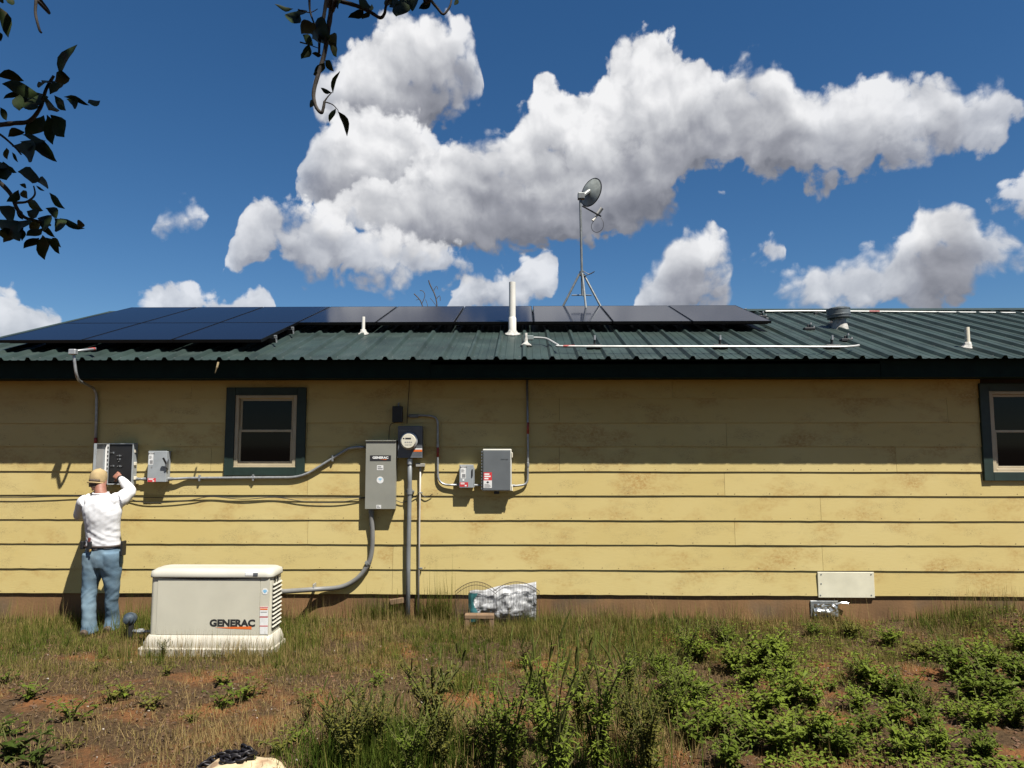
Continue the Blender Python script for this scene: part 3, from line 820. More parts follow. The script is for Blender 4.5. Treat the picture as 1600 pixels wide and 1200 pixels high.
b.rings(rings); refl = b.build('reflector', m_dish, t, smooth=True)
b = MB(); b.tube([cen + ax_u * RU * math.cos(a) + ax_v * RV * math.sin(a) + nrm * 0.003 for a in [2 * math.pi * j / 32 for j in range(33)]], 0.009, 6, cap=False); b.build('rim', m_black, refl, smooth=True)
b = MB(); c = DP(908, 307); b.box(c + Vector((-0.055, -0.05, -0.05)), c + Vector((0.055, 0.05, 0.055)), 0.012, 2); b.tube([c + Vector((0.02, 0.02, 0.01)), cen - nrm * 0.05], 0.04, 10); b.build('mount_bracket', m_mast, t)
arm0 = DP(910, 322, 0.05); arm1 = DP(939, 338, 0.25)
b = MB(); b.tube([arm0, arm1], 0.013, 6); b.build('feed_arm', m_black, t)
b = MB(); l0 = DP(926, 345, 0.22); l1 = DP(933, 336, 0.24); l2 = DP(941, 325, 0.2)
b.tube([l1, l2], [0.028, 0.03], 12); b.tube([l0, l1], [0.022, 0.02], 10); b.build('receiver', m_white, t, smooth=True)
b = MB(); b.tube(curve_pts([DP(928, 345, .22), DP(924, 352, .22), DP(926, 360, .22), DP(933, 363, .22), DP(941, 358, .22), DP(943, 348, .22), DP(939, 340, .24)], 4), 0.0045, 5)
b.tube(curve_pts([DP(911, 423, -.03), DP(920, 428, -.03), DP(929, 424, -.03), DP(924, 427.5, -.03), DP(917, 430, -.03), DP(912, 432, -.02)], 4), 0.006, 5); b.build('cable', m_black, t)
# --- bare twigs of a tree standing behind the house
m_bark2 = mat('bare_bark', (0.06, 0.05, 0.045), rough=0.9, var=0.3)
TY = 17.0
base = P(675, 700, TY); base.z = 0
t = thing('bare_tree', 'thin bare tree with leafless twigs showing above the roof ridge', 'tree', base)
b = MB(); tr = P(678, 520, TY); b.tube([base, base + (tr - base) * 0.5 + Vector((0.1, 0, 0)), tr], [0.09, 0.06, 0.03], 8); b.build('trunk', m_bark2, t, smooth=True)
b = MB()
def twig(pts, r): 
    b.tube(curve_pts([P(x, y, TY) for x, y in pts], 3), r, 5)
twig([(678, 522), (683, 490), (681, 465), (672, 445), (670, 438)], 0.016)
twig([(681, 468), (687, 462), (688, 470)], 0.008); twig([(677, 455), (682, 447), (684, 452)], 0.007)
twig([(678, 522), (664, 490), (657, 470), (647, 459)], 0.014); twig([(659, 475), (664, 462), (661, 455), (656, 454)], 0.009)
twig([(663, 486), (668, 478), (665, 468)], 0.007); twig([(683, 480), (676, 470), (672, 466)], 0.007); twig([(655, 467), (650, 469)], 0.006)
b.build('twigs', m_bark2, t)
# ------------------------------------------------------------------ on the wall
m_emt = mat('conduit_steel', (0.30, 0.31, 0.31), rough=0.40, metal=0.55, var=0.2, vscale=25)
m_pvcg = mat('grey_pvc', (0.125, 0.130, 0.120), rough=0.5, var=0.12)
m_boxg = mat('light_grey_enamel', (0.265, 0.285, 0.295), rough=0.42, var=0.08, vscale=10, spec=0.35)
m_boxw = mat('warm_grey_enamel', (0.215, 0.215, 0.185), rough=0.42, var=0.06, spec=0.35)
m_boxd = mat('dark_grey_polymer', (0.105, 0.115, 0.122), rough=0.5, var=0.08, spec=0.3)
m_boxm = mat('meter_socket_grey', (0.090, 0.098, 0.108), rough=0.45, var=0.12)
m_paper = mat('white_sticker', (0.62, 0.62, 0.60), rough=0.6, var=0.08, vscale=30)
m_ink = mat('black_ink', (0.015, 0.015, 0.016), rough=0.6, var=0.0)
m_greyink = mat('grey_ink', (0.20, 0.20, 0.20), rough=0.6, var=0.0)
m_orange = mat('orange_print', (0.62, 0.13, 0.02), rough=0.5, var=0.0)
m_wprint = mat('white_print', (0.70, 0.70, 0.68), rough=0.5, var=0.0)
m_lblue = mat('pale_blue_print', (0.20, 0.42, 0.60), rough=0.5, var=0.0)
m_rubber = mat('black_rubber', (0.012, 0.012, 0.012), rough=0.6, var=0.2)
FACE = Euler((R(90), 0, 0)).to_matrix()

def rectf(x0, x1, y0, y1, depth):
    """real size on the front face of a box depth metres off the wall"""
    a, c = WP(x0, y1, depth), WP(x1, y0, depth)
    return a.x, c.x, a.z, c.z
def slabf(b, r, d0, d1, bev=0.0, seg=1):
    b.box((r[0], WY - d1, r[2]), (r[1], WY - d0, r[3]), bev, seg)
def sticker(t, name, x0, x1, y0, y1, depth, m, th=0.0008, bev=0.0):
    r = rectf(x0, x1, y0, y1, depth); b = MB(); slabf(b, r, depth + 0.0002, depth + 0.0002 + th, bev); return b.build(name, m, t), r
def lines_print(t, r, depth, n, m=None, cover=(0.1, 0.9), name='print_lines'):
    b = MB(); w = r[1] - r[0]; h_ = r[3] - r[2]
    for i in range(n):
        z = r[3] - h_ * (i + 0.8) / (n + 0.6); k = random.uniform(0.55, 1.0)
        xa = r[0] + w * cover[0]; xb = xa + w * (cover[1] - cover[0]) * k
        b.box((xa, WY - depth - 0.0014, z - h_ * 0.16 / n * 1.6), (xb, WY - depth - 0.0009, z + h_ * 0.16 / n * 1.6))
    o = b.build(name, m or m_greyink, t); tag(o, kind='stuff'); return o
def conduit(name, label, pts, r, m, couplings=(), straps=(), sides=10, bend=0.12, smooth_curve=False):
    pth = curve_pts(pts, 6) if smooth_curve else bend_pts(pts, bend, 6)
    mid = pth[len(pth) // 2]
    t = thing(name, label, 'conduit', mid)
    b = MB(); b.tube(pth, r, sides); b.build('pipe', m, t, smooth='all')
    for (c, d) in couplings:
        c = Vector(c); d = Vector(d).normalized()
        b = MB(); b.tube([c - d * 0.022, c + d * 0.022], r * 1.32, 10); b.build('coupling', m, t, smooth=True)
    for c in straps:
        c = Vector(c)
        b = MB(); b.box((c.x - 0.010, WY - 0.014, c.z - r * 2.2), (c.x + 0.010, c.y - r * 1.1, c.z + r * 2.2), 0.002); b.build('strap', m_emt, t)
    return t
def tape(t, a, c, r):
    b = MB(); b.tube([a, c], r * 1.12, 10); b.build('red_tape', m_rtape, t, smooth='all')

# --- open load centre
D = 0.105
t = thing('breaker_panel', 'open grey breaker panel with black interior in front of the man', 'electrical panel', WP(187, 758, D / 2))
r = rectf(165, 208.8, 692.5, 757.5, D)
b = MB(); th = 0.012
b.box((r[0], WY - D, r[2]), (r[0] + th, WY - 0.012, r[3]), 0.002); b.box((r[1] - th, WY - D, r[2]), (r[1], WY - 0.012, r[3]), 0.002)
b.box((r[0] + th, WY - D + .001, r[3] - th), (r[1] - th, WY - 0.012, r[3]), 0.002); b.box((r[0] + th, WY - D + .001, r[2]), (r[1] - th, WY - 0.012, r[2] + th), 0.002)
b.box((r[0] + th, WY - 0.03, r[2] + th), (r[1] - th, WY - 0.014, r[3] - th))
b.build('enclosure', m_boxg, t)
b = MB(); b.box((r[0] + th + .001, WY - D + 0.012, r[2] + th + 0.02), (r[1] - th - .001, WY - D + 0.024, r[3] - th - .001), 0.003); b.build('dead_front', m_black, t)
dfy = WY - D + 0.012
for (x, y, n) in ((176, 707.5, 2), (185.5, 712, 3), (186, 717.5, 2), (188, 721, 1), (176, 728, 2), (186, 728.5, 3)):
    c = P(x, y, dfy)
    for k in range(n):
        b = MB(); b.box((c.x + k * 0.022 - 0.02, dfy - 0.006, c.z - 0.012), (c.x + k * 0.022 - 0.002, dfy + .002, c.z + 0.010), 0.002); brk = b.build('breaker', m_boxm if k % 2 else m_black, t)
        b = MB(); b.box((c.x + k * 0.022 - 0.017, dfy - 0.011, c.z - 0.004), (c.x + k * 0.022 - 0.010, dfy - 0.0055, c.z + 0.003), 0.001); b.build('toggle', m_greyink, brk)
for y in (705, 724.5, 747):                                   # door catches on the right flange
    c = WP(211, y, 0.06); b = MB(); b.box(c + Vector((-0.008, -0.02, -0.018)), c + Vector((0.012, 0.02, 0.018)), 0.003); b.build('catch', m_pvc2, t)
# swung-open door with perforated edge and liner
hinge = Vector((r[0] + 0.004, WY - D - 0.002, 0)); ang = R(74)
dirv = Vector((math.cos(ang), -math.sin(ang), 0)); nor = Vector((dirv.y, -dirv.x, 0))
dirv = Vector((-math.cos(R(82)), -math.sin(R(82)), 0)); dirv = Vector((0.10, -0.995, 0)).normalized(); nor = Vector((0.995, 0.10, 0))
dz0, dz1 = r[2] + 0.004, r[3] - 0.004; DW = 0.30
def dpt(u, v, z): p_ = hinge + dirv * u + nor * v; return Vector((p_.x, p_.y, z))
def dbox(b, u0, u1, v0, v1, z0, z1):
    b.prism([dpt(u0, v0, z0), dpt(u1, v0, z0), dpt(u1, v1, z0), dpt(u0, v1, z0)], (0, 0, z1 - z0))
b = MB(); dbox(b, 0, DW, -0.006, 0, dz0, dz1); dbox(b, 0, 0.006, 0, 0.022, dz0, dz1); dbox(b, DW - 0.006, DW, 0, 0.022, dz0, dz1)
dbox(b, 0.006, DW - 0.006, 0, 0.02, dz1 - 0.006, dz1); dbox(b, 0.006, DW - 0.006, 0, 0.02, dz0, dz0 + 0.006); door = b.build('door', m_boxg, t)
b = MB(); dbox(b, 0.015, 0.06, 0.004, 0.02, dz0 + 0.01, dz1 - 0.01); b.build('liner', m_wprint, door)
for k in range(9):
    z = dz1 - 0.045 - k * 0.047
    b = MB(); dbox(b, 0.026, 0.048, 0.0195, 0.023, z - 0.012, z + 0.010); b.build('slot', m_ink, door)
b = MB(); dbox(b, 0.10, DW - 0.03, 0.001, 0.003, dz0 + 0.06, dz1 - 0.06); b.build('wiring_chart', mat('chart_grey', (0.28, 0.28, 0.27), 0.7), door)
for z in (dz0 + 0.12, dz1 - 0.09):
    b = MB(); b.tube([dpt(DW - 0.004, 0.012, z - 0.03), dpt(DW - 0.004, 0.012, z + 0.03)], 0.006, 6); b.build('latch_bar', m_galv, door)

# --- safety switch with side lever
def safety_switch(x0, x1, y0, y1, D, label, lever_dark, labelrect, redrect):
    t = thing('safety_switch', label, 'electrical box', WP((x0 + x1) / 2, y1, D / 2))
    r = rectf(x0, x1, y0, y1, D)
    b = MB(); slabf(b, r, 0.012, D - 0.012, 0.004); b.build('box', m_boxg, t)
    r2 = (r[0] - 0.003, r[1] + 0.003, r[2] - 0.002, r[3] + 0.003)
    b = MB(); slabf(b, r2, D - 0.0118, D, 0.005, 2); b.build('cover', m_boxg, t)
    o, q = sticker(t, 'sticker', *labelrect, D, m_paper)
    h_ = q[3] - q[2]; w = q[1] - q[0]
    text_mesh('lettering', 'EATON', h_ * 0.16, ((q[0] + q[1]) / 2, WY - D - 0.0012, q[3] - h_ * 0.10), m_ink, t, bold=0.0006)
    lines_print(t, (q[0], q[1], q[2] + h_ * 0.45, q[3] - h_ * 0.25), D, 4)
    b = MB(); b.box((q[0] + w * .25, WY - D - 0.0014, q[2] + h_ * 0.06), (q[1] - w * .08, WY - D - 0.0009, q[2] + h_ * 0.36)); b.build('diagram', m_greyink, t)
    o, q = sticker(t, 'red_warning_label', *redrect, D, m_red, bev=0.0)
    lines_print(t, (q[0], q[1], q[2] + (q[3] - q[2]) * .45, q[3]), D, 2, m_wprint)
    b = MB(); b.box((q[0] + (q[1] - q[0]) * .6, WY - D - 0.0016, q[2] + (q[3] - q[2]) * .1), (q[0] + (q[1] - q[0]) * .82, WY - D - 0.001, q[2] + (q[3] - q[2]) * .4)); b.build('label_square', m_wprint, t)
    return t, r
D = 0.115
t, r = safety_switch(230, 260.5, 705, 753, D, 'light grey switch box with side lever beside the open panel', False, (232, 240, 707, 726), (230.6, 243.5, 747, 753))
b = MB(); zc = WP(262, 727, D).z
b.prism([(r[1] + 0.004, WY - D + 0.02, zc + 0.08), (r[1] + 0.004, WY - D - 0.035, zc + 0.03), (r[1] + 0.004, WY - D - 0.03, zc - 0.02), (r[1] + 0.004, WY - D + 0.02, zc - 0.05)], (0.016, 0, 0)); b.build('lever', m_boxm, t)
b = MB(); b.tube([(r[1] + 0.012, WY - D - 0.025, zc + 0.02), (r[1] - 0.012, WY - D - 0.052, zc + 0.085)], 0.011, 8); b.build('lever_grip', m_black, t, smooth=True)
b = MB(); c = WP(237, 730, D); b.lathe([(0.010, -0.002), (0.010, 0.0)], (c.x, WY - D, c.z), 'Y', 12); b.build('knockout', m_greyink, t)
D = 0.10
t, r = safety_switch(718, 739.5, 726.5, 762, D, 'small grey switch box with red label left of the dark enclosure', True, (719.8, 728, 728, 747.5), (718.4, 731.5, 753.5, 760.5))
b = MB(); zc = WP(740, 740, D).z; b.box((r[1] - 0.018, WY - D - 0.012, zc - 0.03), (r[1] - 0.004, WY - D - 0.001, zc + 0.05), 0.003); b.build('lever', m_black, t)
b = MB(); c = WP(724, 750, D); b.lathe([(0.012, -0.0018), (0.012, -0.0004)], (c.x, WY - D, c.z), 'Y', 14); b.build('round_sticker', m_wprint, t)
b = MB(); b.box((r[1] + .004, WY - D + 0.01, r[2] + 0.004), (r[1] + 0.012, WY - D + 0.05, r[3] - 0.03), 0.002); b.build('side_flange', m_boxg, t)

# --- dark combiner enclosure
D = 0.125
t = thing('combiner_enclosure', 'dark grey wall enclosure with red and white warning labels', 'electrical box', WP(776, 769, D / 2))
r = rectf(754.5, 797.5, 703.5, 766.5, D)
b = MB(); rb = rectf(754, 799.5, 702, 767.5, D - 0.03); slabf(b, rb, 0.012, D - 0.032, 0.006, 2); b.build('box', mat('pale_grey_polymer', (0.34, 0.34, 0.31), 0.5), t)
b = MB(); rim = (r[0] - 0.004, r[1] + 0.012, r[2] - 0.006, r[3] + 0.014); slabf(b, rim, D - 0.031, D - 0.010, 0.008, 2); b.build('gasket_rim', mat('rim_pale', (0.50, 0.49, 0.43), 0.5), t)
b = MB(); slabf(b, r, D - 0.0099, D, 0.008, 3); b.build('cover', m_boxd, t)
for k in range(13):
    z = r[3] - 0.02 - k * (r[3] - r[2] - 0.04) / 12
    b = MB(); b.box((r[0] - 0.022, WY - D + 0.012, z - 0.011), (r[0] - 0.0045, WY - D + 0.03, z + 0.011), 0.003); b.build('hinge_knuckle', m_boxd, t)
for y in (711, 763):
    c = WP(799.8, y, D - 0.02); b = MB(); b.box(c + Vector((-0.004, -0.014, -0.03)), c + Vector((0.010, 0.01, 0.03)), 0.004); b.build('latch', m_pvc2, t)
o, q = sticker(t, 'red_warning_label', 755.6, 768.6, 738, 750.6, D, m_red); lines_print(t, q, D, 3, m_wprint)
o, q = sticker(t, 'white_warning_label', 755.6, 768.6, 750.7, 762.3, D, m_paper); lines_print(t, (q[0], q[1], q[2], q[2] + (q[3] - q[2]) * .6), D, 4)
b = MB(); cx = (q[0] + q[1]) / 2; zc = q[3] - (q[3] - q[2]) * .24; k = 0.018
b.prism([(cx - k, WY - D - .0016, zc), (cx, WY - D - .0016, zc + k * .7), (cx + k, WY - D - .0016, zc), (cx, WY - D - .0016, zc - k * .7)], (0, .0006, 0)); b.build('hazard_sign', m_ink, t)
text_mesh('lettering', 'ENPHASE', 0.020, (WP(788, 718, D).x, WY - D - 0.0006, WP(788, 718, D).z), mat('emboss_grey', (0.05, 0.055, 0.06), 0.5), t)
b = MB(); c = WP(776, 769, D - 0.05); b.box(c + Vector((-0.03, -0.02, -0.02)), c + Vector((0.03, 0.02, 0.015)), 0.004); b.build('drain_fitting', m_black, t)

# --- transfer switch
D = 0.112
t = thing('transfer_switch', 'tall warm grey transfer switch cabinet with a black name plate', 'electrical box', WP(594, 797, D / 2))
r = rectf(570, 618.8, 688, 795.5, D)
b = MB(); slabf(b, (r[0] + .004, r[1] - .004, r[2] + .003, r[3] - .010), 0.012, D - 0.020, 0.003); b.build('cabinet', m_boxw, t)
b = MB(); slabf(b, (r[0], r[1], r[2], r[3] - 0.012), D - 0.019, D, 0.003, 2); b.build('cover', m_boxw, t)
b = MB(); b.box((r[0] - 0.004, WY - D - 0.012, r[3] - 0.011), (r[1] + 0.004, WY - 0.012, r[3] + 0.002), 0.002); b.build('rain_lip', m_boxw, t)
o, q = sticker(t, 'name_plate', 578, 611, 711.5, 720.3, D, m_ink, th=0.0015)
text_mesh('lettering', 'GENERAC', 0.034, ((q[0] + q[1]) / 2, WY - D - 0.0022, (q[2] + q[3]) / 2 + 0.005), m_wprint, t, bold=0.0016, sx=1.18)
b = MB(); cx = (q[0] + q[1]) / 2; zc = (q[2] + q[3]) / 2 - 0.016; b.prism([(cx - 0.01, WY - D - 0.0022, zc), (cx + 0.07, WY - D - 0.0022, zc - 0.003), (cx + 0.07, WY - D - 0.0022, zc + 0.004)], (0, 0.0006, 0)); b.build('orange_mark', m_orange, t)
o, q = sticker(t, 'sticker', 589, 599, 727, 734.5, D, m_paper); lines_print(t, q, D, 2)
c = WP(594, 750, D); b = MB(); b.lathe([(0.039, -0.0012), (0.039, -0.0002)], (c.x, WY - D, c.z), 'Y', 28); b.build('round_sticker', m_paper, t)
b = MB(); b.prism([(c.x - 0.028, WY - D - .0018, c.z + .012), (c.x, WY - D - .0018, c.z + .022), (c.x + 0.028, WY - D - .0018, c.z + .012), (c.x + 0.006, WY - D - .0018, c.z + .002), (c.x, WY - D - .0018, c.z - .02), (c.x - 0.006, WY - D - .0018, c.z + .002)], (0, .0005, 0)); b.build('blue_emblem', m_lblue, t)
o, q = sticker(t, 'lower_sticker', 588, 595.5, 789, 794.5, D, m_paper); lines_print(t, q, D, 2)

# --- meter socket and meter
D = 0.10
t = thing('meter_socket', 'dark grey meter socket with a round glass electricity meter', 'electricity meter', WP(640, 718, D / 2))
r = rectf(621, 660, 665.5, 715.5, D)
b = MB(); slabf(b, r, 0.012, D, 0.008, 2); b.build('box', m_boxm, t)
b = MB(); b.box((r[0] - .003, WY - D - .002, r[2]), (r[1] + .003, WY - D + .02, r[2] + 0.012), 0.003); b.build('cover_lip', m_boxm, t)
c = WP(639.5, 689, D); b = MB(); b.lathe([(0.098, 0.0), (0.098, -0.022), (0.090, -0.028)], (c.x, WY - D, c.z), 'Y', 32); b.build('meter_ring', m_galv, t, smooth=True)
b = MB(); b.lathe([(0.082, -0.0285), (0.082, -0.060), (0.078, -0.068)], (c.x, WY - D, c.z), 'Y', 32); mtr = b.build('meter', mat('meter_face', (0.55, 0.52, 0.42), 0.35, var=0.05, coat=0.4), t, smooth=True)
fy = WY - D - 0.0685
b = MB(); b.box((c.x - 0.035, fy - .0006, c.z + 0.018), (c.x + 0.030, fy, c.z + 0.036)); b.build('display', m_ink, mtr)
b = MB(); b.box((c.x - 0.062, fy - .0006, c.z + 0.020), (c.x - 0.044, fy, c.z + 0.034)); b.build('port', m_ink, mtr)
b = MB()
for k in range(4): b.box((c.x - 0.04 + k * 0.022, fy - .0006, c.z - 0.022), (c.x - 0.026 + k * 0.022, fy, c.z - 0.008))
o = b.build('dial_print', m_greyink, mtr); tag(o, kind='stuff')
text_mesh('lettering', 'CL200 240V', 0.016, (c.x, fy - .0004, c.z - 0.045), m_greyink, mtr, depth=0.0003)
text_mesh('lettering', 'WARNING', 0.030, (WP(632, 673, D).x, WY - D - .0006, WP(632, 673, D).z), m_greyink, t)
b = MB(); a1 = rectf(647, 659.6, 700.5, 702.4, D); b.box((a1[0], WY - D - .0012, a1[2]), (a1[1], WY - D - .0002, a1[3])); b.build('pale_stripe', m_paper, t)
b = MB(); a1 = rectf(645.6, 659.6, 702.6, 705.8, D); b.box((a1[0], WY - D - .0012, a1[2]), (a1[1], WY - D - .0002, a1[3])); b.build('orange_stripe', m_orange, t)

# --- black junction box above the meter
t = thing('phone_box', 'small black box mounted above the electricity meter', 'junction box', WP(621, 660, 0.03))
r = rectf(613, 628.5, 635, 660, 0.07)
b = MB(); slabf(b, r, 0.012, 0.06, 0.006, 2); b.build('box', m_black, t)
b = MB(); slabf(b, (r[0] - .003, r[1] + .003, r[2], r[3] + .003), 0.0605, 0.072, 0.006, 2); b.build('lid', m_black, t)
b = MB(); c = WP(623, 629, 0.03); b.tube([c, c + Vector((0, 0, -0.05))], 0.010, 8); b.build('cable_gland', m_dkgalv, t)

# --- conduits
W_ = WP
c1 = [RP(150, 545, 0.10), RP(116, 549, 0.10), P(115, 553, EY - 0.06), P(119, 585, EY - 0.05), P(123, 595, EY + 0.02), P(146, 606, WY - 0.06), P(151, 616, WY - 0.028), P(151, 640, WY - 0.028), P(147, 756, WY - 0.028)]
t = conduit('eave_conduit', 'steel conduit bending over the eave and down to the open panel', c1, 0.0155, m_emt, [(P(148.9, 697, WY - .028), (0, 0, 1))], bend=0.09)
tape(t, P(149.4, 684, WY - .028), P(149.2, 692, WY - .028), 0.016); tape(t, RP(149, 545.1, 0.10), RP(138, 546.2, 0.10), 0.016)
b = MB(); c = RP(115, 550, 0.10); b.box(c + Vector((-0.045, -0.03, -0.03)), c + Vector((0.035, 0.03, 0.03)), 0.008); b.build('elbow_body', m_galv, t)
conduit('panel_nipple', 'short steel pipe joining the open panel to the switch box', [W_(207, 748.5, .05), W_(231, 748.5, .05)], 0.015, m_emt, [(W_(214, 748.5, .05), (1, 0, 0)), (W_(226.5, 748.5, .05), (1, 0, 0))])
conduit('switch_conduit', 'long steel conduit from the switch box under the window to the transfer switch', [W_(261, 748.3, .05), W_(276, 748.2, .05), W_(290, 747.2, .026), W_(472, 746, .026), W_(545, 700.5, .026), W_(556, 698.8, .04), W_(571, 698.6, .05)], 0.0165, m_emt,
        [(W_(266, 748.3, .05), (1, 0, 0)), (W_(396, 746.5, .026), (1, 0, 0))], [W_(312, 747, .026), W_(396, 746.4, .026), W_(520, 716, .026)], bend=0.16)
t = conduit('bend_conduit', 'steel conduit curving down from a dark fitting to the small switch box', [W_(638, 650, .03), W_(660, 649, .03), W_(684, 651, .03), W_(684, 757.5, .03), W_(719, 758, .045)], 0.0125, m_emt, [(W_(684, 696, .03), (0, 0, 1)), (W_(715.5, 757.9, .043), (1, 0, 0))], [W_(684, 684, .03)], bend=0.16)
tape(t, W_(684, 698, .03), W_(684, 714, .03), 0.0125)
b = MB(); c = W_(646, 650, .03); b.box(c + Vector((-0.05, -0.022, -0.02)), c + Vector((0.055, 0.02, 0.02)), 0.006); b.build('elbow_body', m_pvcg, t)
conduit('box_nipple', 'short steel pipe between the small switch box and dark enclosure', [W_(738, 758.3, .05), W_(756, 758.3, .05)], 0.011, m_emt, [(W_(744, 758.3, .05), (1, 0, 0))])
t = conduit('soffit_conduit', 'steel conduit rising from the dark enclosure to the eave', [W_(797, 759, .05), W_(806, 759.2, .05), W_(824.5, 757, .03), W_(825, 700, .028), W_(823.5, 586, .028)], 0.0125, m_emt, [(W_(801.5, 759, .05), (1, 0, 0)), (W_(825, 726, .03), (0, 0, 1))], [W_(824.8, 726, .028)], bend=0.15)
tape(t, W_(824.8, 660, .028), W_(824.8, 678, .028), 0.0125)
gz = 0.0
m_riser = mat('riser_grey', (0.155, 0.165, 0.17), rough=0.45, var=0.15)
t = conduit('meter_riser', 'thick grey pipe running from the meter down into the ground', [W_(640.5, 716, .05), W_(640, 770, .05), W_(638.2, 860, .05), Vector((W_(637.5, 960, .05).x, WY - .05, -0.2))], 0.0255, m_riser, sides=14)
b = MB(); c = W_(640, 768, .05); b.tube([c + Vector((0, 0, .03)), c - Vector((0, 0, .03))], 0.033, 14); b.build('coupling', m_riser, t, smooth=True)
b = MB(); b.box((c.x - 0.05, WY - 0.03, c.z - 0.012), (c.x + 0.05, WY - 0.012, c.z + 0.012), 0.003); b.build('strap', m_dkgalv, t)
b = MB(); c = W_(640.5, 718.5, .05); b.tube([c + Vector((0, 0, .012)), c - Vector((0, 0, .05))], 0.034, 14); b.build('hub', m_galv, t, smooth=True)
t = conduit('thin_riser', 'thin pale pipe with a small white box on top beside the meter pipe', [W_(657, 728, .035), W_(655.6, 800, .03), Vector((W_(653.5, 960, .03).x, WY - .03, -0.2))], 0.0105, mat('pale_pipe', (0.40, 0.37, 0.32), 0.5), sides=8)
r = rectf(649.5, 663.5, 724.2, 729.3, 0.07); b = MB(); slabf(b, r, 0.012, 0.07, 0.003); b.build('cap_box', mat('cap_box_grey', (0.26, 0.25, 0.22), 0.5), t)
for y in (770, 888): 
    c = W_(656, y, .03); b = MB(); b.box(c + Vector((-0.014, -0.012, -0.008)), c + Vector((0.03, 0.012, 0.008)), 0.002); b.build('strap', m_dkgalv, t)
GENY = 7.55
m_flex = mat('flexible_conduit_grey', (0.150, 0.148, 0.140), rough=0.5, var=0.12)
t = conduit('flexible_conduit', 'thick grey flexible conduit curving from the transfer switch to the generator', [W_(580, 792, .05), W_(580.5, 812, .045), W_(582, 832, .04), W_(581, 860, .035), W_(575, 882, .035), W_(558, 904, .04), W_(531, 917.5, .05), W_(489, 921, .10), P(440, 924.5, 7.75), P(425, 926, 7.5)], 0.0265, m_flex, smooth_curve=True, sides=14)
b = MB(); c = W_(580, 797, .05); b.tube([c + Vector((0, 0, .02)), c - Vector((0, 0, .035))], 0.033, 12); b.build('gland', m_pvcg, t, smooth=True)
c = W_(574.5, 880.5, .035); b = MB(); b.tube([c + Vector((.022, 0, .02)) * .5, c - Vector((.022, 0, .02)) * .5], 0.036, 12); b.build('clamp', m_pvcg, t, smooth=True)
c = W_(490.5, 917, .09); b = MB(); b.box(c + Vector((-0.007, -0.03, -0.03)), c + Vector((0.007, 0.07, 0.035)), 0.002); b.build('hanger', m_galv, t)
# --- loose black cables along the siding
def cable(label, pts, r=0.0045):
    b = MB(); b.tube(curve_pts([W_(x, y, .022) for x, y in pts], 5), r, 5); o = b.build('black_cable', m_rubber, None, origin=W_(*pts[0], .022))
    tag(o, label, 'cable', 'cables along the siding')
cable('thin black cable drooping along the siding from the left edge past the man', [(-60, 776), (20, 777.5), (80, 776), (130, 774), (200, 776.5), (260, 777), (330, 775), (365, 777), (420, 776), (455, 777.5), (520, 778), (572, 777)])
cable('thin black cable sagging in a long bow right of the man', [(198, 778), (225, 785), (262, 785), (300, 781), (330, 776), (380, 780), (430, 777), (470, 783), (500, 785), (535, 784), (575, 777)])
cable('thin black cable looping from the transfer switch to the thin pipe', [(617, 781), (628, 785), (638, 782), (655, 772), (666, 777), (676, 772)])
cable('thin dark cable hanging from the black box to the transfer switch', [(618, 660), (610, 664), (608, 676), (607.5, 689)], 0.0035)
cable('dark cable rising from the black box to the eave', [(636, 662), (637, 640), (639, 610), (640, 588)], 0.004)
# --- patch board, foil vent below it
t = thing('patch_board', 'pale cream patch board screwed over a gap in the lowest siding', 'board', W_(1321, 934, 0.01))
r = rectf(1278.5, 1365, 894, 933.5, 0.012)
b = MB(); b.box((r[0], WY - 0.020, r[2]), (r[1], WY + 0.012, r[3]), 0.002); b.build('board', mat('cream_board', (0.56, 0.53, 0.40), rough=0.6, var=0.08, vscale=5, bump=0.15, bscale=20), t)
for x, y in ((1283, 897.5), (1361, 897.5), (1282, 930), (1361.5, 930), (1283, 912)):
    c = W_(x, y, 0.02); b = MB(); b.lathe([(0.008, 0.003), (0.008, -0.003), (0.004, -0.004)], (c.x, WY - 0.020, c.z), 'Y', 8); b.build('screw', m_dkgalv, t)
t = thing('foundation_vent', 'crumpled silver foil over a foundation vent below the patch board', 'vent', W_(1290, 962, 0.0))
a, c = W_(1271, 961, 0), W_(1307, 943, 0)
m_foil = mat('crumpled_foil', (0.62, 0.62, 0.60), rough=0.28, metal=0.85, var=0.2, vscale=12, bump=0.9, bscale=24)
v, f = [], []; nx, nz = 16, 10
for j in range(nz + 1):
    for i in range(nx + 1):
        x = a.x + (c.x - a.x) * i / nx; z = a.z + (c.z - a.z) * j / nz
        y = WY - 0.02 - 0.02 * mnoise.noise((x * 22, z * 22, 1)) - 0.010 * mnoise.noise((x * 60, z * 40, 5))
        v.append((x, y, z))
n = nx + 1
for j in range(nz):
    for i in range(nx): f.append((j * n + i, j * n + i + 1, (j + 1) * n + i + 1, (j + 1) * n + i))
me = bpy.data.meshes.new('foil'); me.from_pydata(v, [], f); link_mesh('foil', me, m_foil, t)
b = MB(); b.box((a.x - 0.03, WY - 0.004, a.z - 0.02), (c.x + 0.02, WY + 0.02, c.z + 0.03), 0.004); b.build('vent_frame', m_dkgalv, t)
b = MB(); p0 = W_(1306, 944, .02); b.tube(curve_pts([p0, p0 + Vector((.06, -.01, .02)), p0 + Vector((.13, -.02, .015))], 4), 0.012, 6, flat=0.4); b.build('foil_strip', m_foil, t)
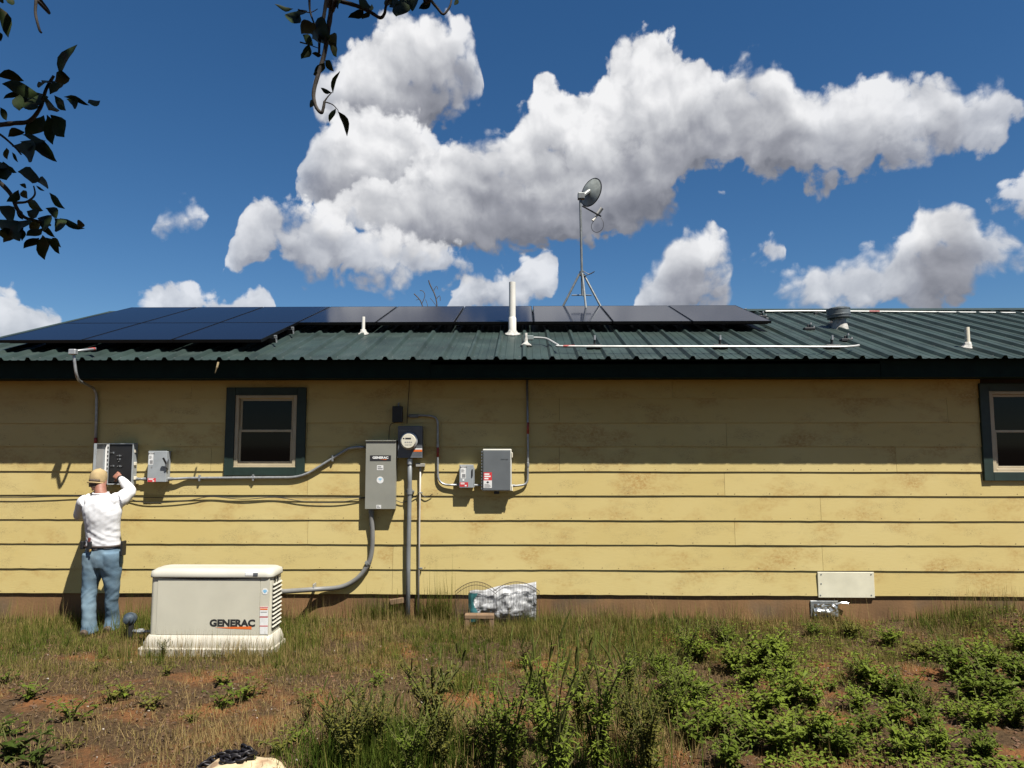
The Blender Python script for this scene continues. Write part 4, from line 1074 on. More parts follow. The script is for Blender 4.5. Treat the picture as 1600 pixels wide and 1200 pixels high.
# --- hanging dry stalk caught under the roof edge, and a broken block by the pipe
b = MB(); b.tube(curve_pts([P(341, 566, EY - .01), P(339, 574, EY - .03), P(336, 583, EY - .02)], 3), [0.010] * 4 + [0.006] * 2 + [0.004], 5)
o = b.build('dry_stalk', mat('dry_straw', (0.22, 0.17, 0.09), 0.8), None, origin=P(341, 566, EY)); tag(o, 'wisp of dry stalk dangling from the roof edge above the window', 'stalk')
t0 = W_(618, 936, 0.0)
b = MB(); b.box((t0.x - 0.06, WY - 0.03, t0.z - 0.05), (t0.x + 0.12, WY + 0.01, t0.z + 0.012), 0.006, rot=Euler((0, R(-9), 0)).to_matrix()); o = b.build('wood_shim', mat('weathered_wood', (0.16, 0.10, 0.055), 0.85, var=0.3), None); tag(o, 'short broken wood piece under the siding beside the thick pipe', 'wood piece')
# ------------------------------------------------------------------ generator on its pad
m_gen = mat('bisque_enamel', (0.46, 0.44, 0.355), rough=0.45, var=0.05, vscale=4, spec=0.35)
m_lid = mat('pale_lid', (0.42, 0.405, 0.345), rough=0.45, var=0.07, vscale=3, spec=0.35)
m_base = mat('pale_base', (0.43, 0.40, 0.33), rough=0.6, var=0.10, vscale=9, color2=(0.30, 0.22, 0.14), c2scale=5, c2lo=0.62, c2hi=0.8)
GF = 7.0
gx0 = P(232, 950, GF).x; gx1 = P(423.5, 950, GF).x
gzl = P(300, 902.5, GF).z; gzt = P(300, 889.5, GF).z; gzb = P(300, 992.5, GF).z; gz0 = P(300, 1010, GF).z - 0.01
GD = 0.32
gen = thing('standby_generator', 'cream white standby generator on a pad in the grass before the wall', 'generator', ((gx0 + gx1) / 2, GF + GD / 2, 0))
def rrect(x0, x1, y0, y1, r, z, n=5):
    pts = []
    for (cx, cy, a0) in ((x1 - r, y0 + r, -90), (x1 - r, y1 - r, 0), (x0 + r, y1 - r, 90), (x0 + r, y0 + r, 180)):
        for k in range(n + 1):
            a = R(a0 + 90 * k / n); pts.append(Vector((cx + r * math.cos(a), cy + r * math.sin(a), z)))
    return pts
y0, y1 = GF, GF + GD
gw = gx1 - gx0
b = MB(); b.rings([rrect(gx0 - .075, gx1 + .04, y0 - .06, y1 + .05, .05, -0.12), rrect(gx0 - .075, gx1 + .04, y0 - .06, y1 + .05, .05, gz0 - 0.004), rrect(gx0 - .06, gx1 + .03, y0 - .05, y1 + .04, .05, gz0 + 0.004)])
b.build('pad', m_base, gen, smooth=True)
b = MB(); b.rings([rrect(gx0 - .045, gx1 + .028, y0 - .030, y1 + .03, .06, gz0 + 0.0045), rrect(gx0 - .045, gx1 + .028, y0 - .030, y1 + .03, .06, gz0 + 0.045), rrect(gx0 - .008, gx1 + .006, y0 - .006, y1 + .008, .055, gzb - 0.006), rrect(gx0 + .002, gx1 - .002, y0 + .002, y1 - .002, .05, gzb)])
b.build('base', m_base, gen, smooth=True)
b = MB(); b.rings([rrect(gx0 + .006, gx1 - .006, y0 + .006, y1 - .006, .045, gzb - 0.01), rrect(gx0 + .006, gx1 - .006, y0 + .006, y1 - .006, .045, gzl + 0.02)])
b.build('body', m_gen, gen, smooth=True)
# front door panel, bowed seam under the lid
fx0 = P(245, 950, GF).x; fx1 = P(405, 950, GF).x
b = MB(); pts = [(fx0, y0 + .001, gzb + .004), (fx1, y0 + .001, gzb + .004), (fx1, y0 + .001, gzl - 0.004)]
for k in range(1, 12): pts.append((fx1 + (fx0 - fx1) * k / 12, y0 + .001, gzl - 0.004 - 0.016 * math.sin(math.pi * k / 12)))
pts.append((fx0, y0 + .001, gzl - 0.004))
b.prism(pts, (0, 0.012, 0)); bmesh.ops.bevel(b.bm, geom=list(b.bm.edges), offset=0.0012, segments=1, affect='EDGES'); b.build('front_panel', m_gen, gen)
b = MB(); b.prism([(fx1 + 0.005, y0 + .0015, gzb + .004), (P(420, 950, GF).x, y0 + .0015, gzb + .004), (P(420, 950, GF).x, y0 + .0015, gzl - .004), (fx1 + .005, y0 + .0015, gzl - .004)], (0, .012, 0)); b.build('side_strip', m_gen, gen)
b = MB(); b.prism([(fx0 + 0.02, y0 + .0045, gzl - 0.003), (fx1 - .02, y0 + .0045, gzl - .003)] + [(fx1 - .02 + (fx0 - fx1 + .04) * k / 10, y0 + .0045, gzl - 0.004 - 0.018 * math.sin(math.pi * k / 10)) for k in range(1, 10)], (0, .003, 0)); b.build('lid_gap', m_ink, gen)
# lid: rounded, slightly domed with a shallow sunk panel
b = MB(); z = gzl
b.rings([rrect(gx0 - .006, gx1 + .008, y0 - .012, y1 + .01, .06, z), rrect(gx0 - .010, gx1 + .012, y0 - .016, y1 + .014, .065, z + .012), rrect(gx0 - .006, gx1 + .008, y0 - .010, y1 + .010, .07, z + .056),
         rrect(gx0 + .025, gx1 - .022, y0 + .03, y1 - .025, .08, z + .078), rrect(gx0 + .07, gx1 - .07, y0 + .07, y1 - .06, .06, z + .083), rrect(gx0 + .10, gx1 - .10, y0 + .09, y1 - .08, .05, z + .079)])
b.build('lid', m_lid, gen, smooth='all')
a1 = P(383, 900, GF - .015); a2 = P(403, 896, GF - .015)
b = MB(); b.box((a1.x, y0 - .0185, gzl + 0.022), (a2.x, y0 - .010, gzl + 0.052), 0.003); b.build('latch_plate', m_wprint, gen)
b = MB(); b.box((a1.x + (a2.x - a1.x) * .64, y0 - .0215, gzl + 0.023), (a2.x + .002, y0 - .0186, gzl + 0.051), 0.002); b.build('latch', m_boxm, gen)
# louvres on the right end
lx = gx1 - .004
for half in (0, 1):
    ya = y0 + 0.045 + half * 0.125; yb = ya + 0.115
    for k in range(11):
        z = gzb + 0.045 + k * 0.040
        b = MB(); b.box((lx - 0.004, ya, z), (lx + 0.0035, yb, z + 0.017)); b.build('louvre_slot', m_ink, gen)
        b = MB(); b.prism([(lx, ya, z + 0.034), (lx + 0.014, ya, z + 0.020), (lx + 0.004, ya, z + 0.016)], (0, yb - ya, 0)); b.build('louvre', m_lid, gen)
for k in (0, 1):
    b = MB(); b.box((lx, y0 + 0.08 + k * .08, gzl - 0.055), (lx + .008, y0 + 0.11 + k * .08, gzl - 0.008), 0.003); b.build('lid_hook', m_black, gen)
# print
cl = P(363, 974, GF)
text_mesh('lettering', 'GENERAC', 0.088, (cl.x, y0 - .0002, cl.z), m_ink, gen, bold=0.0042, sx=1.12)
wl, wr = P(336, 979.5, GF), P(393, 983.5, GF)
b = MB(); b.prism([(wl.x, y0 - .0006, P(336, 980.6, GF).z), (wr.x, y0 - .0006, P(393, 978.6, GF).z), (wr.x, y0 - .0006, P(393, 983.4, GF).z), (P(358, 982.4, GF).x, y0 - .0006, P(358, 982.2, GF).z)], (0, .001, 0)); b.build('orange_wedge', m_orange, gen)
def gst(name, x0, x1, ya, yb, m, off=0.0):
    a, c = P(x0, yb, GF), P(x1, ya, GF); b = MB(); b.box((a.x, y0 - .0004 - off, a.z), (c.x, y0 + .0018, c.z)); return b.build(name, m, gen)
gst('warning_sticker', 405.8, 419, 948, 963, m_paper); gst('warning_sticker', 405.8, 419, 964.2, 977.4, m_paper); gst('warning_sticker', 405.8, 418.4, 978.2, 991, m_paper)
gst('sticker_header', 406, 418.8, 948.2, 949.4, m_red, .0006); gst('sticker_header', 405.9, 418.6, 963.6, 964.8, m_red, .0008); gst('sticker_header', 405.9, 418.4, 977.6, 978.8, m_red, .0008)
gst('hazard_row', 406.5, 418.2, 950.6, 953, m_orange, .0006)
o = gst('print_lines', 407, 417, 956, 957, m_greyink, .0006)
c = P(414, 924, GF); b = MB(); b.lathe([(0.033, 0.0008), (0.033, -0.0006)], (c.x, y0, c.z), 'Y', 6); b.build('emblem_sticker', m_paper, gen)
b = MB(); b.prism([(c.x - .024, y0 - .0012, c.z + .006), (c.x, y0 - .0012, c.z + .018), (c.x + .024, y0 - .0012, c.z + .006), (c.x, y0 - .0012, c.z - .020)], (0, .0005, 0)); b.build('emblem_mark', m_lblue, gen)

# --- gas regulator and pipe left of the generator
t = thing('gas_regulator', 'grey blue gas regulator in the grass between the man and the generator', 'gas regulator', P(203, 985, 7.5))
m_reg = mat('regulator_blue_grey', (0.055, 0.075, 0.095), rough=0.4, metal=0.3, var=0.35, vscale=25)
c = P(203, 967, 7.45)
b = MB(); b.lathe([(0.012, -0.085), (0.03, -0.080), (0.034, -0.050), (0.050, -0.040), (0.056, -0.015), (0.066, -0.012), (0.066, 0.012), (0.056, 0.015), (0.05, 0.055), (0.025, 0.075), (0.02, 0.09)], c, axis='Y', sides=24); b.build('body', m_reg, t, smooth=True)
b = MB(); b.lathe([(0.030, -0.16), (0.034, -0.06), (0.03, 0.0)], c + Vector((.01, 0, -.02)), sides=14); b.build('valve', m_rubber, t, smooth=True)
b = MB(); b.tube([Vector((c.x, c.y, -0.12)), c + Vector((0.01, 0, -0.10))], 0.018, 8); b.build('riser', m_dkgalv, t)
b = MB(); e = P(232, 978, 7.4); b.tube([c + Vector((.01, 0, -.12)), c + Vector((0.08, 0, -.125)), Vector((e.x + .1, 7.4, c.z - .115))], 0.017, 8); b.build('gas_pipe', m_dkgalv, t, smooth=True)
b = MB(); q = c + Vector((.095, 0, -.125)); b.tube([q, q + Vector((.05, 0, 0))], 0.028, 8); b.build('union', m_galv, t, smooth=True)

# ------------------------------------------------------------------ wire border, foil bag, block
FY = 7.96
t = thing('wire_border', 'low arched wire garden border leaning around the foil bag', 'wire fence', P(784, 962, FY))
m_wire = mat('rusty_wire', (0.030, 0.020, 0.014), rough=0.7, var=0.3)
b = MB()
def arch(xa, xb, ytop, ybase, Ya, Yb, n=24, inner=True):
    def pt(x, y, u): return P(x, y, Ya + (Yb - Ya) * u)
    top = []
    for k in range(n + 1):
        u = k / n; x = xa + (xb - xa) * u
        y = ybase - 38 - (ybase - 38 - ytop) * (1 - abs(2 * u - 1) ** 2.0)
        top.append(pt(x, y, u))
    b.tube(top, 0.0036, 5)
    if inner: b.tube([p_ - Vector((0, 0, 0.035)) for p_ in top], 0.003, 5)
    for k in range(n + 1):
        g = Vector((top[k].x, top[k].y, 0.0)); b.tube([top[k], g], 0.0022, 4)
    for zz in (0.06, 0.13, 0.20): b.tube([Vector((p_.x, p_.y, zz)) for p_ in top], 0.0026, 4)
arch(712, 776, 909, 962, FY + .05, FY, 26); arch(771, 843, 909, 962, FY - .06, FY + .04, 30)
o = b.build('wire_mesh', m_wire, t); tag(o, kind='stuff')
m_bag = mat('silver_tarp', (0.36, 0.365, 0.37), rough=0.55, metal=0.15, var=0.35, vscale=9, bump=0.35, bscale=18, color2=(0.22, 0.22, 0.215), c2scale=6, c2lo=0.56, c2hi=0.70)
v, f = [], []; nx, nz = 46, 22
for j in range(nz + 1):
    for i in range(nx + 1):
        u, w_ = i / nx, j / nz
        xt = 733 + 105 * u; yt = (925 - 15 * u) + 4 * math.sin(u * 9) * .3; ybm = 974
        pt = P(xt, ybm + (yt - ybm) * w_, FY + 0.06)
        cr = abs(mnoise.noise((u * 3.2, w_ * 2.6, 2.2))) * 0.09 + abs(mnoise.noise((u * 8 + w_ * 4, w_ * 7 - u * 5, 5.5))) * 0.045 + abs(mnoise.noise((u * 20, w_ * 14, 8.5))) * 0.02
        belly = 0.09 * math.sin(math.pi * min(1, w_ * 1.1)) * math.sin(math.pi * min(1, max(0, u)))
        v.append((pt.x, pt.y + 0.03 - belly * .7 - cr * math.sin(math.pi * (0.08 + 0.84 * w_)), pt.z + 0.012 * mnoise.noise((u * 6, w_ * 3, 9))))
n = nx + 1; off = len(v)
v += [(x, FY + 0.13, z) for (x, y, z) in v]
for j in range(nz):
    for i in range(nx):
        q = (j * n + i, j * n + i + 1, (j + 1) * n + i + 1, (j + 1) * n + i); f.append(q); f.append(tuple(k + off for k in q[::-1]))
for i in range(nx): f.append((i + 1, i, i + off, i + 1 + off)); k = nz * n + i; f.append((k, k + 1, k + 1 + off, k + off))
for j in range(nz): f.append((j * n, (j + 1) * n, (j + 1) * n + off, j * n + off)); k = j * n + nx; f.append((k + n, k, k + off, k + n + off))
t = thing('foil_bag', 'crumpled silver foil bag with a teal end behind the wire border', 'bag', P(785, 962, FY + .08))
me = bpy.data.meshes.new('bag'); me.from_pydata(v, [], f); me.update(); me.polygons.foreach_set('use_smooth', [True] * len(f)); link_mesh('bag', me, m_bag, t)
v, f = [], []; nx = 8
for j in range(13):
    for i in range(nx + 1):
        u, w_ = i / nx, j / 12
        pt = P(732 + (12 + 4 * math.sin(w_ * 7)) * u, 972 - 45 * w_, FY + .012 - .02 * math.sin(math.pi * u))
        v.append((pt.x, pt.y - .012 * mnoise.noise((u * 3, w_ * 5, 1)), pt.z))
n = nx + 1
for j in range(12):
    for i in range(nx): f.append((j * n + i, j * n + i + 1, (j + 1) * n + i + 1, (j + 1) * n + i))
me = bpy.data.meshes.new('teal_end'); me.from_pydata(v, [], f); me.polygons.foreach_set('use_smooth', [True] * len(f)); link_mesh('teal_end', me, mat('teal_foil', (0.03, 0.115, 0.12), rough=0.35, metal=0.3, var=0.5, vscale=12), t)
t = thing('wood_block', 'weathered brown timber block in the grass under the foil bag', 'timber', P(745, 966, 7.8))
m_wood = mat('weathered_wood', (0.16, 0.10, 0.055), 0.85, var=0.3)
a, c = P(726, 972, 7.8), P(772, 959.5, 7.8)
b = MB(); b.box((a.x, 7.76, c.z - 0.045), (c.x, 7.86, c.z), 0.006); b.build('plank', m_wood, t)
b = MB(); b.box((a.x + .004, 7.765, -0.06), (a.x + 0.05, 7.855, c.z - 0.046), 0.005); b.build('leg', m_wood, t)
b = MB(); b.box((c.x - .05, 7.765, -0.06), (c.x - .004, 7.855, c.z - 0.046), 0.005); b.build('leg', m_wood, t)

# ------------------------------------------------------------------ pale stone and chain at the bottom edge
SY = 4.50
g0 = Vector((P(385, 1190, SY).x, SY, ground_h(P(385, 1190, SY).x, SY)))
b = MB(); rings = []
for (k, hh) in ((1.0, -0.06), (1.06, 0.0), (0.98, 0.045), (0.80, 0.075), (0.45, 0.088), (0.05, 0.092)):
    ring = []
    for j in range(26):
        a = 2 * math.pi * j / 26
        wob = 1 + 0.22 * mnoise.noise((math.cos(a) * 1.4 + 3, math.sin(a) * 1.4, 0.3)) + 0.06 * mnoise.noise((math.cos(a) * 5, math.sin(a) * 5, hh * 30))
        ring.append(g0 + Vector((0.27 * k * wob * math.cos(a), -0.02 + 0.17 * k * wob * math.sin(a), hh * (1 + .3 * mnoise.noise((math.cos(a) * 2, math.sin(a) * 2, 7))) - .02)))
    rings.append(ring)
b.rings(rings); o = b.build('pale_stone', mat('cream_stone', (0.46, 0.36, 0.22), rough=0.85, var=0.25, vscale=14, bump=0.6, bscale=40, color2=(0.22, 0.14, 0.08), c2scale=9), None, smooth='all', origin=g0)
tag(o, 'cream coloured flat stone at the bottom picture edge under a chain', 'stone')
ch = thing('iron_chain', 'dark heavy chain heaped on the pale stone at the bottom edge', 'chain', g0 + Vector((-.1, -.06, .09)))
lm = MB()
lp = [Vector((0.034 * math.cos(a) * (1.0), 0.022 * math.sin(a), 0)) for a in [2 * math.pi * k / 14 for k in range(15)]]
lm.tube(lp, 0.0085, 6, cap=False); bmesh.ops.recalc_face_normals(lm.bm, faces=lm.bm.faces); lme = bpy.data.meshes.new('link'); lm.bm.to_mesh(lme); lm.bm.free()
lme.polygons.foreach_set('use_smooth', [True] * len(lme.polygons))
m_chain = mat('dark_iron', (0.012, 0.010, 0.012), rough=0.45, metal=0.4, var=0.3)
rc = random.Random(5)
path = curve_pts([(-.25, .00, .03), (-.20, .035, .055), (-.13, .045, .085), (-.06, .03, .092), (0.0, .035, .10), (.05, .02, .10), (.02, -.02, .10), (-.04, -.03, .098), (-.10, -.04, .095), (-.02, -.06, .10), (.05, -.02, .13), (.0, .02, .135)], 3)
for k, q in enumerate(path):
    nx_ = path[min(k + 1, len(path) - 1)] - path[max(k - 1, 0)]
    o = link_mesh('chain_link', lme, m_chain, None); o.location = g0 + q + Vector((-.03, 0.03, -0.008))
    o.rotation_euler = (R(90 if k % 2 else 8) + rc.uniform(-.3, .3), rc.uniform(-.2, .2), math.atan2(nx_.y, nx_.x)); adopt(o, ch)
# ------------------------------------------------------------------ man at the panel
m_skin = mat('sunburnt_skin', (0.235, 0.100, 0.066), rough=0.6, var=0.12, vscale=30)
m_shirt = mat('white_knit', (0.56, 0.56, 0.57), rough=0.85, var=0.04, vscale=20, bump=0.15, bscale=90, spec=0.2)
m_jean = mat('washed_denim', (0.095, 0.150, 0.200), rough=0.85, var=0.22, vscale=7, bump=0.3, bscale=160, color2=(0.155, 0.220, 0.265), c2scale=5, c2lo=0.45, c2hi=0.7, spec=0.2)
m_cap = mat('khaki_cap', (0.33, 0.245, 0.125), rough=0.85, var=0.12, vscale=16, bump=0.2, bscale=120, spec=0.2)
m_hair = mat('short_grey_hair', (0.07, 0.05, 0.035), rough=0.8, var=0.3, vscale=60)
MY = 7.62
def MP(x, y, dy=0.0): return P(x, y, MY + dy)
man = thing('person', 'man in khaki cap, white long sleeved shirt and jeans working at the open panel', 'person', Vector((MP(155, 985).x, MY, 0)))

def blob_mesh(chains, voxel, name, wrinkle=None, smooth_it=6):
    """chains: lists of (centre, rx, ry) rings swept along a path; all fused into one surface"""
    b = MB()
    for ch in chains:
        if ch[0] == 'ball':
            _, c, rx, ry, rz = ch
            bmesh.ops.create_uvsphere(b.bm, u_segments=24, v_segments=16, radius=1, matrix=Matrix.Translation(c) @ Matrix.Diagonal((rx, ry, rz, 1)))
            continue
        pts = [Vector(c[0]) for c in ch]; n = len(pts)
        # resample smoothly
        cen = curve_pts(pts, 4); rxs = curve_pts([Vector((c[1], c[2], 0)) for c in ch], 4)
        rings = []
        for i in range(len(cen)):
            tdir = (cen[min(i + 1, len(cen) - 1)] - cen[max(i - 1, 0)]).normalized()
            xax = Vector((1, 0, 0)); xax = (xax - tdir * xax.dot(tdir))
            if xax.length < 0.35: xax = Vector((0, 0, 1)); xax = xax - tdir * xax.dot(tdir)
            xax.normalize(); yax = tdir.cross(xax)
            rings.append([cen[i] + xax * rxs[i].x * math.cos(a) + yax * rxs[i].y * math.sin(a) for a in [2 * math.pi * k / 20 for k in range(20)]])
        b.rings(rings)
    bmesh.ops.recalc_face_normals(b.bm, faces=b.bm.faces)
    me = bpy.data.meshes.new(name); b.bm.to_mesh(me); b.bm.free()
    ob = bpy.data.objects.new(name, me); COL.objects.link(ob)
    md = ob.modifiers.new('r', 'REMESH'); md.mode = 'VOXEL'; md.voxel_size = voxel; md.use_smooth_shade = True
    sm = ob.modifiers.new('s', 'SMOOTH'); sm.factor = 0.5; sm.iterations = smooth_it
    me2 = bpy.data.meshes.new_from_object(ob.evaluated_get(bpy.context.evaluated_depsgraph_get()))
    bpy.data.objects.remove(ob)
    if wrinkle:
        nv = len(me2.vertices); co = np.empty(nv * 3); me2.vertices.foreach_get('co', co); co = co.reshape(-1, 3)
        no = np.empty(nv * 3); me2.vertex_normals.foreach_get('vector', no); no = no.reshape(-1, 3)
        for i in range(nv):
            co[i] += no[i] * wrinkle(Vector(co[i]))
        me2.vertices.foreach_set('co', co.ravel()); me2.update()
    me2.polygons.foreach_set('use_smooth', [True] * len(me2.polygons))
    me2.name = name
    return me2

Zf = 0.0
hipL, hipR = MP(146, 868, .02), MP(175, 868, .02)
kneeL, kneeR = MP(140, 922, .00), MP(174.5, 918, .06)
ankL, ankR = MP(138, 977, -.02), MP(174.5, 968, .14)
sh_c = MP(158, 779, .02)
shL, shR = MP(133, 785, .03), MP(186, 782, .03)
elL, elR = MP(124.5, 805, .16), MP(203.5, 767, .18)
wrL, wrR = MP(141, 775, .36), MP(188.5, 747.5, .36)
neck0, neck1 = MP(157.5, 772, .02), MP(156.5, 757, .06)
headc = MP(153.5, 752, .09)

# --- body: one continuous surface (head, neck, arms, hands, trunk, legs, feet)
ch = []
ch.append([(MP(160.5, 876, .03), .155, .105), (MP(161, 855, .03), .160, .105), (MP(161, 835, .02), .150, .100), (MP(160, 808, .01), .172, .110), (MP(159, 790, .02), .175, .105), (MP(158, 778, .03), .11, .08), (neck0, .062, .062), (neck1, .056, .060)])
ch.append(('ball', headc + Vector((0, 0.0, 0.0)), .076, .095, .112))
ch.append(('ball', headc + Vector((-0.006, 0.055, -0.055)), .055, .06, .06))      # jaw
for (a, e_, w_, r0, r1, r2) in ((shL, elL, wrL, .056, .046, .030), (shR, elR, wrR, .056, .046, .030)):
    ch.append([(a, r0, r0), ((a + e_) / 2, r0 * .95, r0 * .95), (e_, r1, r1), ((e_ + w_) / 2, r1 * .92, r1 * .92), (w_, r2, r2 * .8)])
for (h_, k_, a_) in ((hipL, kneeL, ankL), (hipR, kneeR, ankR)):
    ch.append([(h_, .088, .09), ((h_ + k_) / 2, .078, .082), (k_, .058, .062), ((k_ + a_) / 2, .055, .06), (a_, .036, .040)])
    g = Vector((a_.x, a_.y, 0.045)); ch.append([(g + Vector((0, -0.06, 0)), .036, .034), (g, .042, .04), (g + Vector((0, .10, -.01)), .044, .030), (g + Vector((0, .17, -.015)), .034, .022)])
# ears and nose
ch.append(('ball', headc + Vector((0.078, 0.005, -0.01)), .012, .020, .030)); ch.append(('ball', headc + Vector((-0.078, 0.005, -0.01)), .012, .020, .030))
ch.append(('ball', headc + Vector((-0.005, 0.108, -0.02)), .014, .02, .02))
# hands: palm and five separate fingers
def hand(w_, d, side, curl):
    """w_ wrist, d pointing direction, side = thumb side"""
    d = d.normalized(); side = (side - d * side.dot(d)).normalized(); up = d.cross(side).normalized()
    palm = w_ + d * .055
    ch.append([(w_, .026, .020), (w_ + d * .03, .038, .019), (w_ + d * .075, .043, .017), (w_ + d * .092, .040, .014)])
    for k, (off, L_) in enumerate(((.030, .074), (.010, .082), (-.010, .077), (-.029, .060))):
        p0 = w_ + d * .082 + side * off
        c1 = curl * (1 + .1 * k)
        d1 = (d * math.cos(c1) - up * math.sin(c1)); d2 = (d * math.cos(2.0 * c1) - up * math.sin(2.0 * c1)); d3 = (d * math.cos(2.7 * c1) - up * math.sin(2.7 * c1))
        p1 = p0 + d1 * L_ * .45; p2 = p1 + d2 * L_ * .32; p3 = p2 + d3 * L_ * .23
        ch.append([(p0 - d * .02, .0095, .0095), (p0, .0098, .0098), (p1, .009, .009), (p2, .0082, .0082), (p3, .0065, .0065)])
    t0 = w_ + d * .03 + side * .030
    t1 = t0 + (d * .55 + side * .8 - up * .25).normalized() * .038; t2 = t1 + (d * .9 + side * .1 - up * .45).normalized() * .030; t3 = t2 + (d * .85 - side * .2 - up * .4).normalized() * .022
    ch.append([(t0 - side * .01, .013, .013), (t1, .011, .011), (t2, .0095, .0095), (t3, .007, .007)])
hand(wrR, Vector((-0.78, 0.28, 0.42)), Vector((-0.1, -0.2, -1)), 0.62)
hand(wrL, Vector((0.45, 0.75, 0.5)), Vector((0.8, -0.4, 0.2)), 0.5)
me = blob_mesh(ch, 0.0062, 'body', smooth_it=3)
# clothed trunk and limbs stay inside the garments
link_mesh('body', me, m_skin, man)

# --- shirt
def shirt_wr(p_):
    z = p_.z
    s_ = 0.0055 * mnoise.noise((p_.x * 5 + 3, p_.y * 4, z * 11 + 9 * p_.x)) + 0.0030 * mnoise.noise((p_.x * 13, p_.y * 9, z * 24 - 16 * p_.x))
    low = max(0, 1 - abs(z - 1.02) / 0.15)
    return s_ + low * 0.009 * mnoise.noise((p_.x * 7 + 1, p_.y * 5, z * 28 + 11 * p_.x))
sc = [[(MP(161, 858, .03), .176, .125), (MP(161, 851, .03), .178, .127), (MP(161, 840, .025), .176, .122), (MP(160.5, 825, .02), .180, .120), (MP(160, 805, .01), .198, .128), (MP(159, 790, .02), .205, .122), (MP(158, 780, .03), .165, .100), (MP(157.6, 774, .03), .095, .082), (MP(157.4, 770.5, .03), .075, .074)]]
for (a, e_, w_) in ((shL, elL, wrL), (shR, elR, wrR)):
    inn = a + (sh_c - a) * .35
    sc.append([(inn, .085, .085), (a, .078, .082), (a + (e_ - a) * .5, .072, .076), (e_, .060, .062), (e_ + (w_ - e_) * .5, .053, .055), (e_ + (w_ - e_) * .86, .040, .042), (e_ + (w_ - e_) * .95, .037, .037)])
link_mesh('shirt', blob_mesh(sc, 0.008, 'shirt', shirt_wr, 5), m_shirt, man)
# --- jeans
def jean_wr(p_):
    z = p_.z; k = max(0, 1 - z / 0.45)
    px_ = p_.x + (4 if p_.x > (hipL.x + hipR.x) / 2 else 0)
    fold = mnoise.noise((px_ * 7, p_.y * 6, z * 9 + p_.x * 9))
    hem = max(0, 1 - z / 0.16)
    knee = max(0, 1 - abs(z - .42) / .12)
    return 0.0075 * fold + hem * 0.011 * mnoise.noise((px_ * 8, p_.y * 8, z * 30 + p_.x * 10)) + knee * 0.006 * mnoise.noise((px_ * 9, p_.y * 7, z * 26 - p_.x * 22)) + 0.003 * mnoise.noise((p_.x * 18, p_.y * 14, z * 22))
jc = [[(MP(160.5, 885, .03), .150, .115), (MP(161, 872, .025), .185, .130), (MP(161, 860, .03), .184, .128), (MP(161, 850, .03), .176, .120)]]
for (h_, k_, a_, s_) in ((hipL, kneeL, ankL, -1), (hipR, kneeR, ankR, 1)):
    f_ = Vector((a_.x, a_.y, 0.035))
    jc.append([(h_ + Vector((0, 0, .03)), .095, .12), (h_, .104, .122), (h_ + (k_ - h_) * .30 + Vector((-.012 * s_, 0, 0)), .108, .112), (h_ + (k_ - h_) * .6 + Vector((-.004 * s_, 0, 0)), .094, .098), (k_, .074, .080), (k_ + (a_ - k_) * .5, .064, .076), (a_ + Vector((0, .01, .03)), .066, .086), (f_ + Vector((-.004 * s_, .015, .0)), .078, .105)])
link_mesh('jeans', blob_mesh(jc, 0.009, 'jeans', jean_wr, 5), m_jean, man)
# --- shoes
for a_ in (ankL, ankR):
    g = Vector((a_.x, a_.y, 0.04))
    mesh_ = blob_mesh([[(g + Vector((0, -.10, .0)), .040, .040), (g + Vector((0, -.04, .01)), .047, .05), (g + Vector((0, .06, .0)), .050, .040), (g + Vector((0, .15, -.01)), .048, .030), (g + Vector((0, .20, -.015)), .035, .022)]], 0.008, 'shoe')
    link_mesh('shoe', mesh_, mat('brown_boot', (0.07, 0.045, 0.03), 0.7), man)
# --- cap with bill and back strap opening, hair below
tiltm = Euler((R(-8), R(4), R(10))).to_matrix()
b = MB(); rings = []
hc = headc + Vector((0, -.004, .008))
prof = [(.965, -0.034), (1.0, -0.010), (1.02, .02), (1.0, .050), (.91, .082), (.70, .108), (.40, .123), (.12, .129), (.09, .134), (.02, .135)]
for (k, z) in prof:
    ring = []
    for j in range(28):
        a = 2 * math.pi * j / 28
        arch_ = 0.020 * max(0, math.cos(a + math.pi / 2)) ** 6 if z < 0 else 0          # opening above the strap
        wob = 1 + .030 * mnoise.noise((math.cos(a) * 3, math.sin(a) * 3, z * 22)) - (.012 if j % 5 == 0 else 0)
        ring.append(hc + tiltm @ Vector(((.083) * k * wob * math.cos(a), .101 * k * wob * math.sin(a), z + arch_)))
    rings.append(ring)
b.rings(rings); cap = b.build('cap', m_cap, man, smooth='all')
b = MB(); n_ = 13; top_, bot_ = [], []
rows = []
for (fr, dz) in ((0.98, -.022), (1.25, -.030), (1.55, -.046)):
    rows.append([hc + tiltm @ Vector((.088 * (1 + (fr - 1) * .25) * math.cos(a), .106 * fr * math.sin(a) - (.02 if fr > 1.2 else 0) * abs(math.cos(a)), dz - .010 * abs(math.cos(a)))) for a in [R(28 + 124 * k / (n_ - 1)) for k in range(n_)]])
for i in range(2):
    for k in range(n_ - 1):
        q_ = [rows[i][k], rows[i][k + 1], rows[i + 1][k + 1], rows[i + 1][k]]
        b.prism(q_, (0, 0, -.004))
b.build('cap_bill', m_cap, cap)
b = MB(); b.tube([hc + tiltm @ Vector((.0905 * math.cos(a), .1085 * math.sin(a), -0.030)) for a in [R(210 + 120 * k / 14) for k in range(15)]], 0.0085, 6, flat=1.0); b.build('cap_strap', m_cap, cap, smooth='all')
b = MB(); b.tube([hc + tiltm @ Vector((.083 * math.cos(a), .1005 * math.sin(a), -0.008)) for a in [R(235 + 70 * k / 10) for k in range(11)]], 0.016, 6); b.build('cap_opening', m_hair, cap, smooth='all')
b = MB(); rings = []
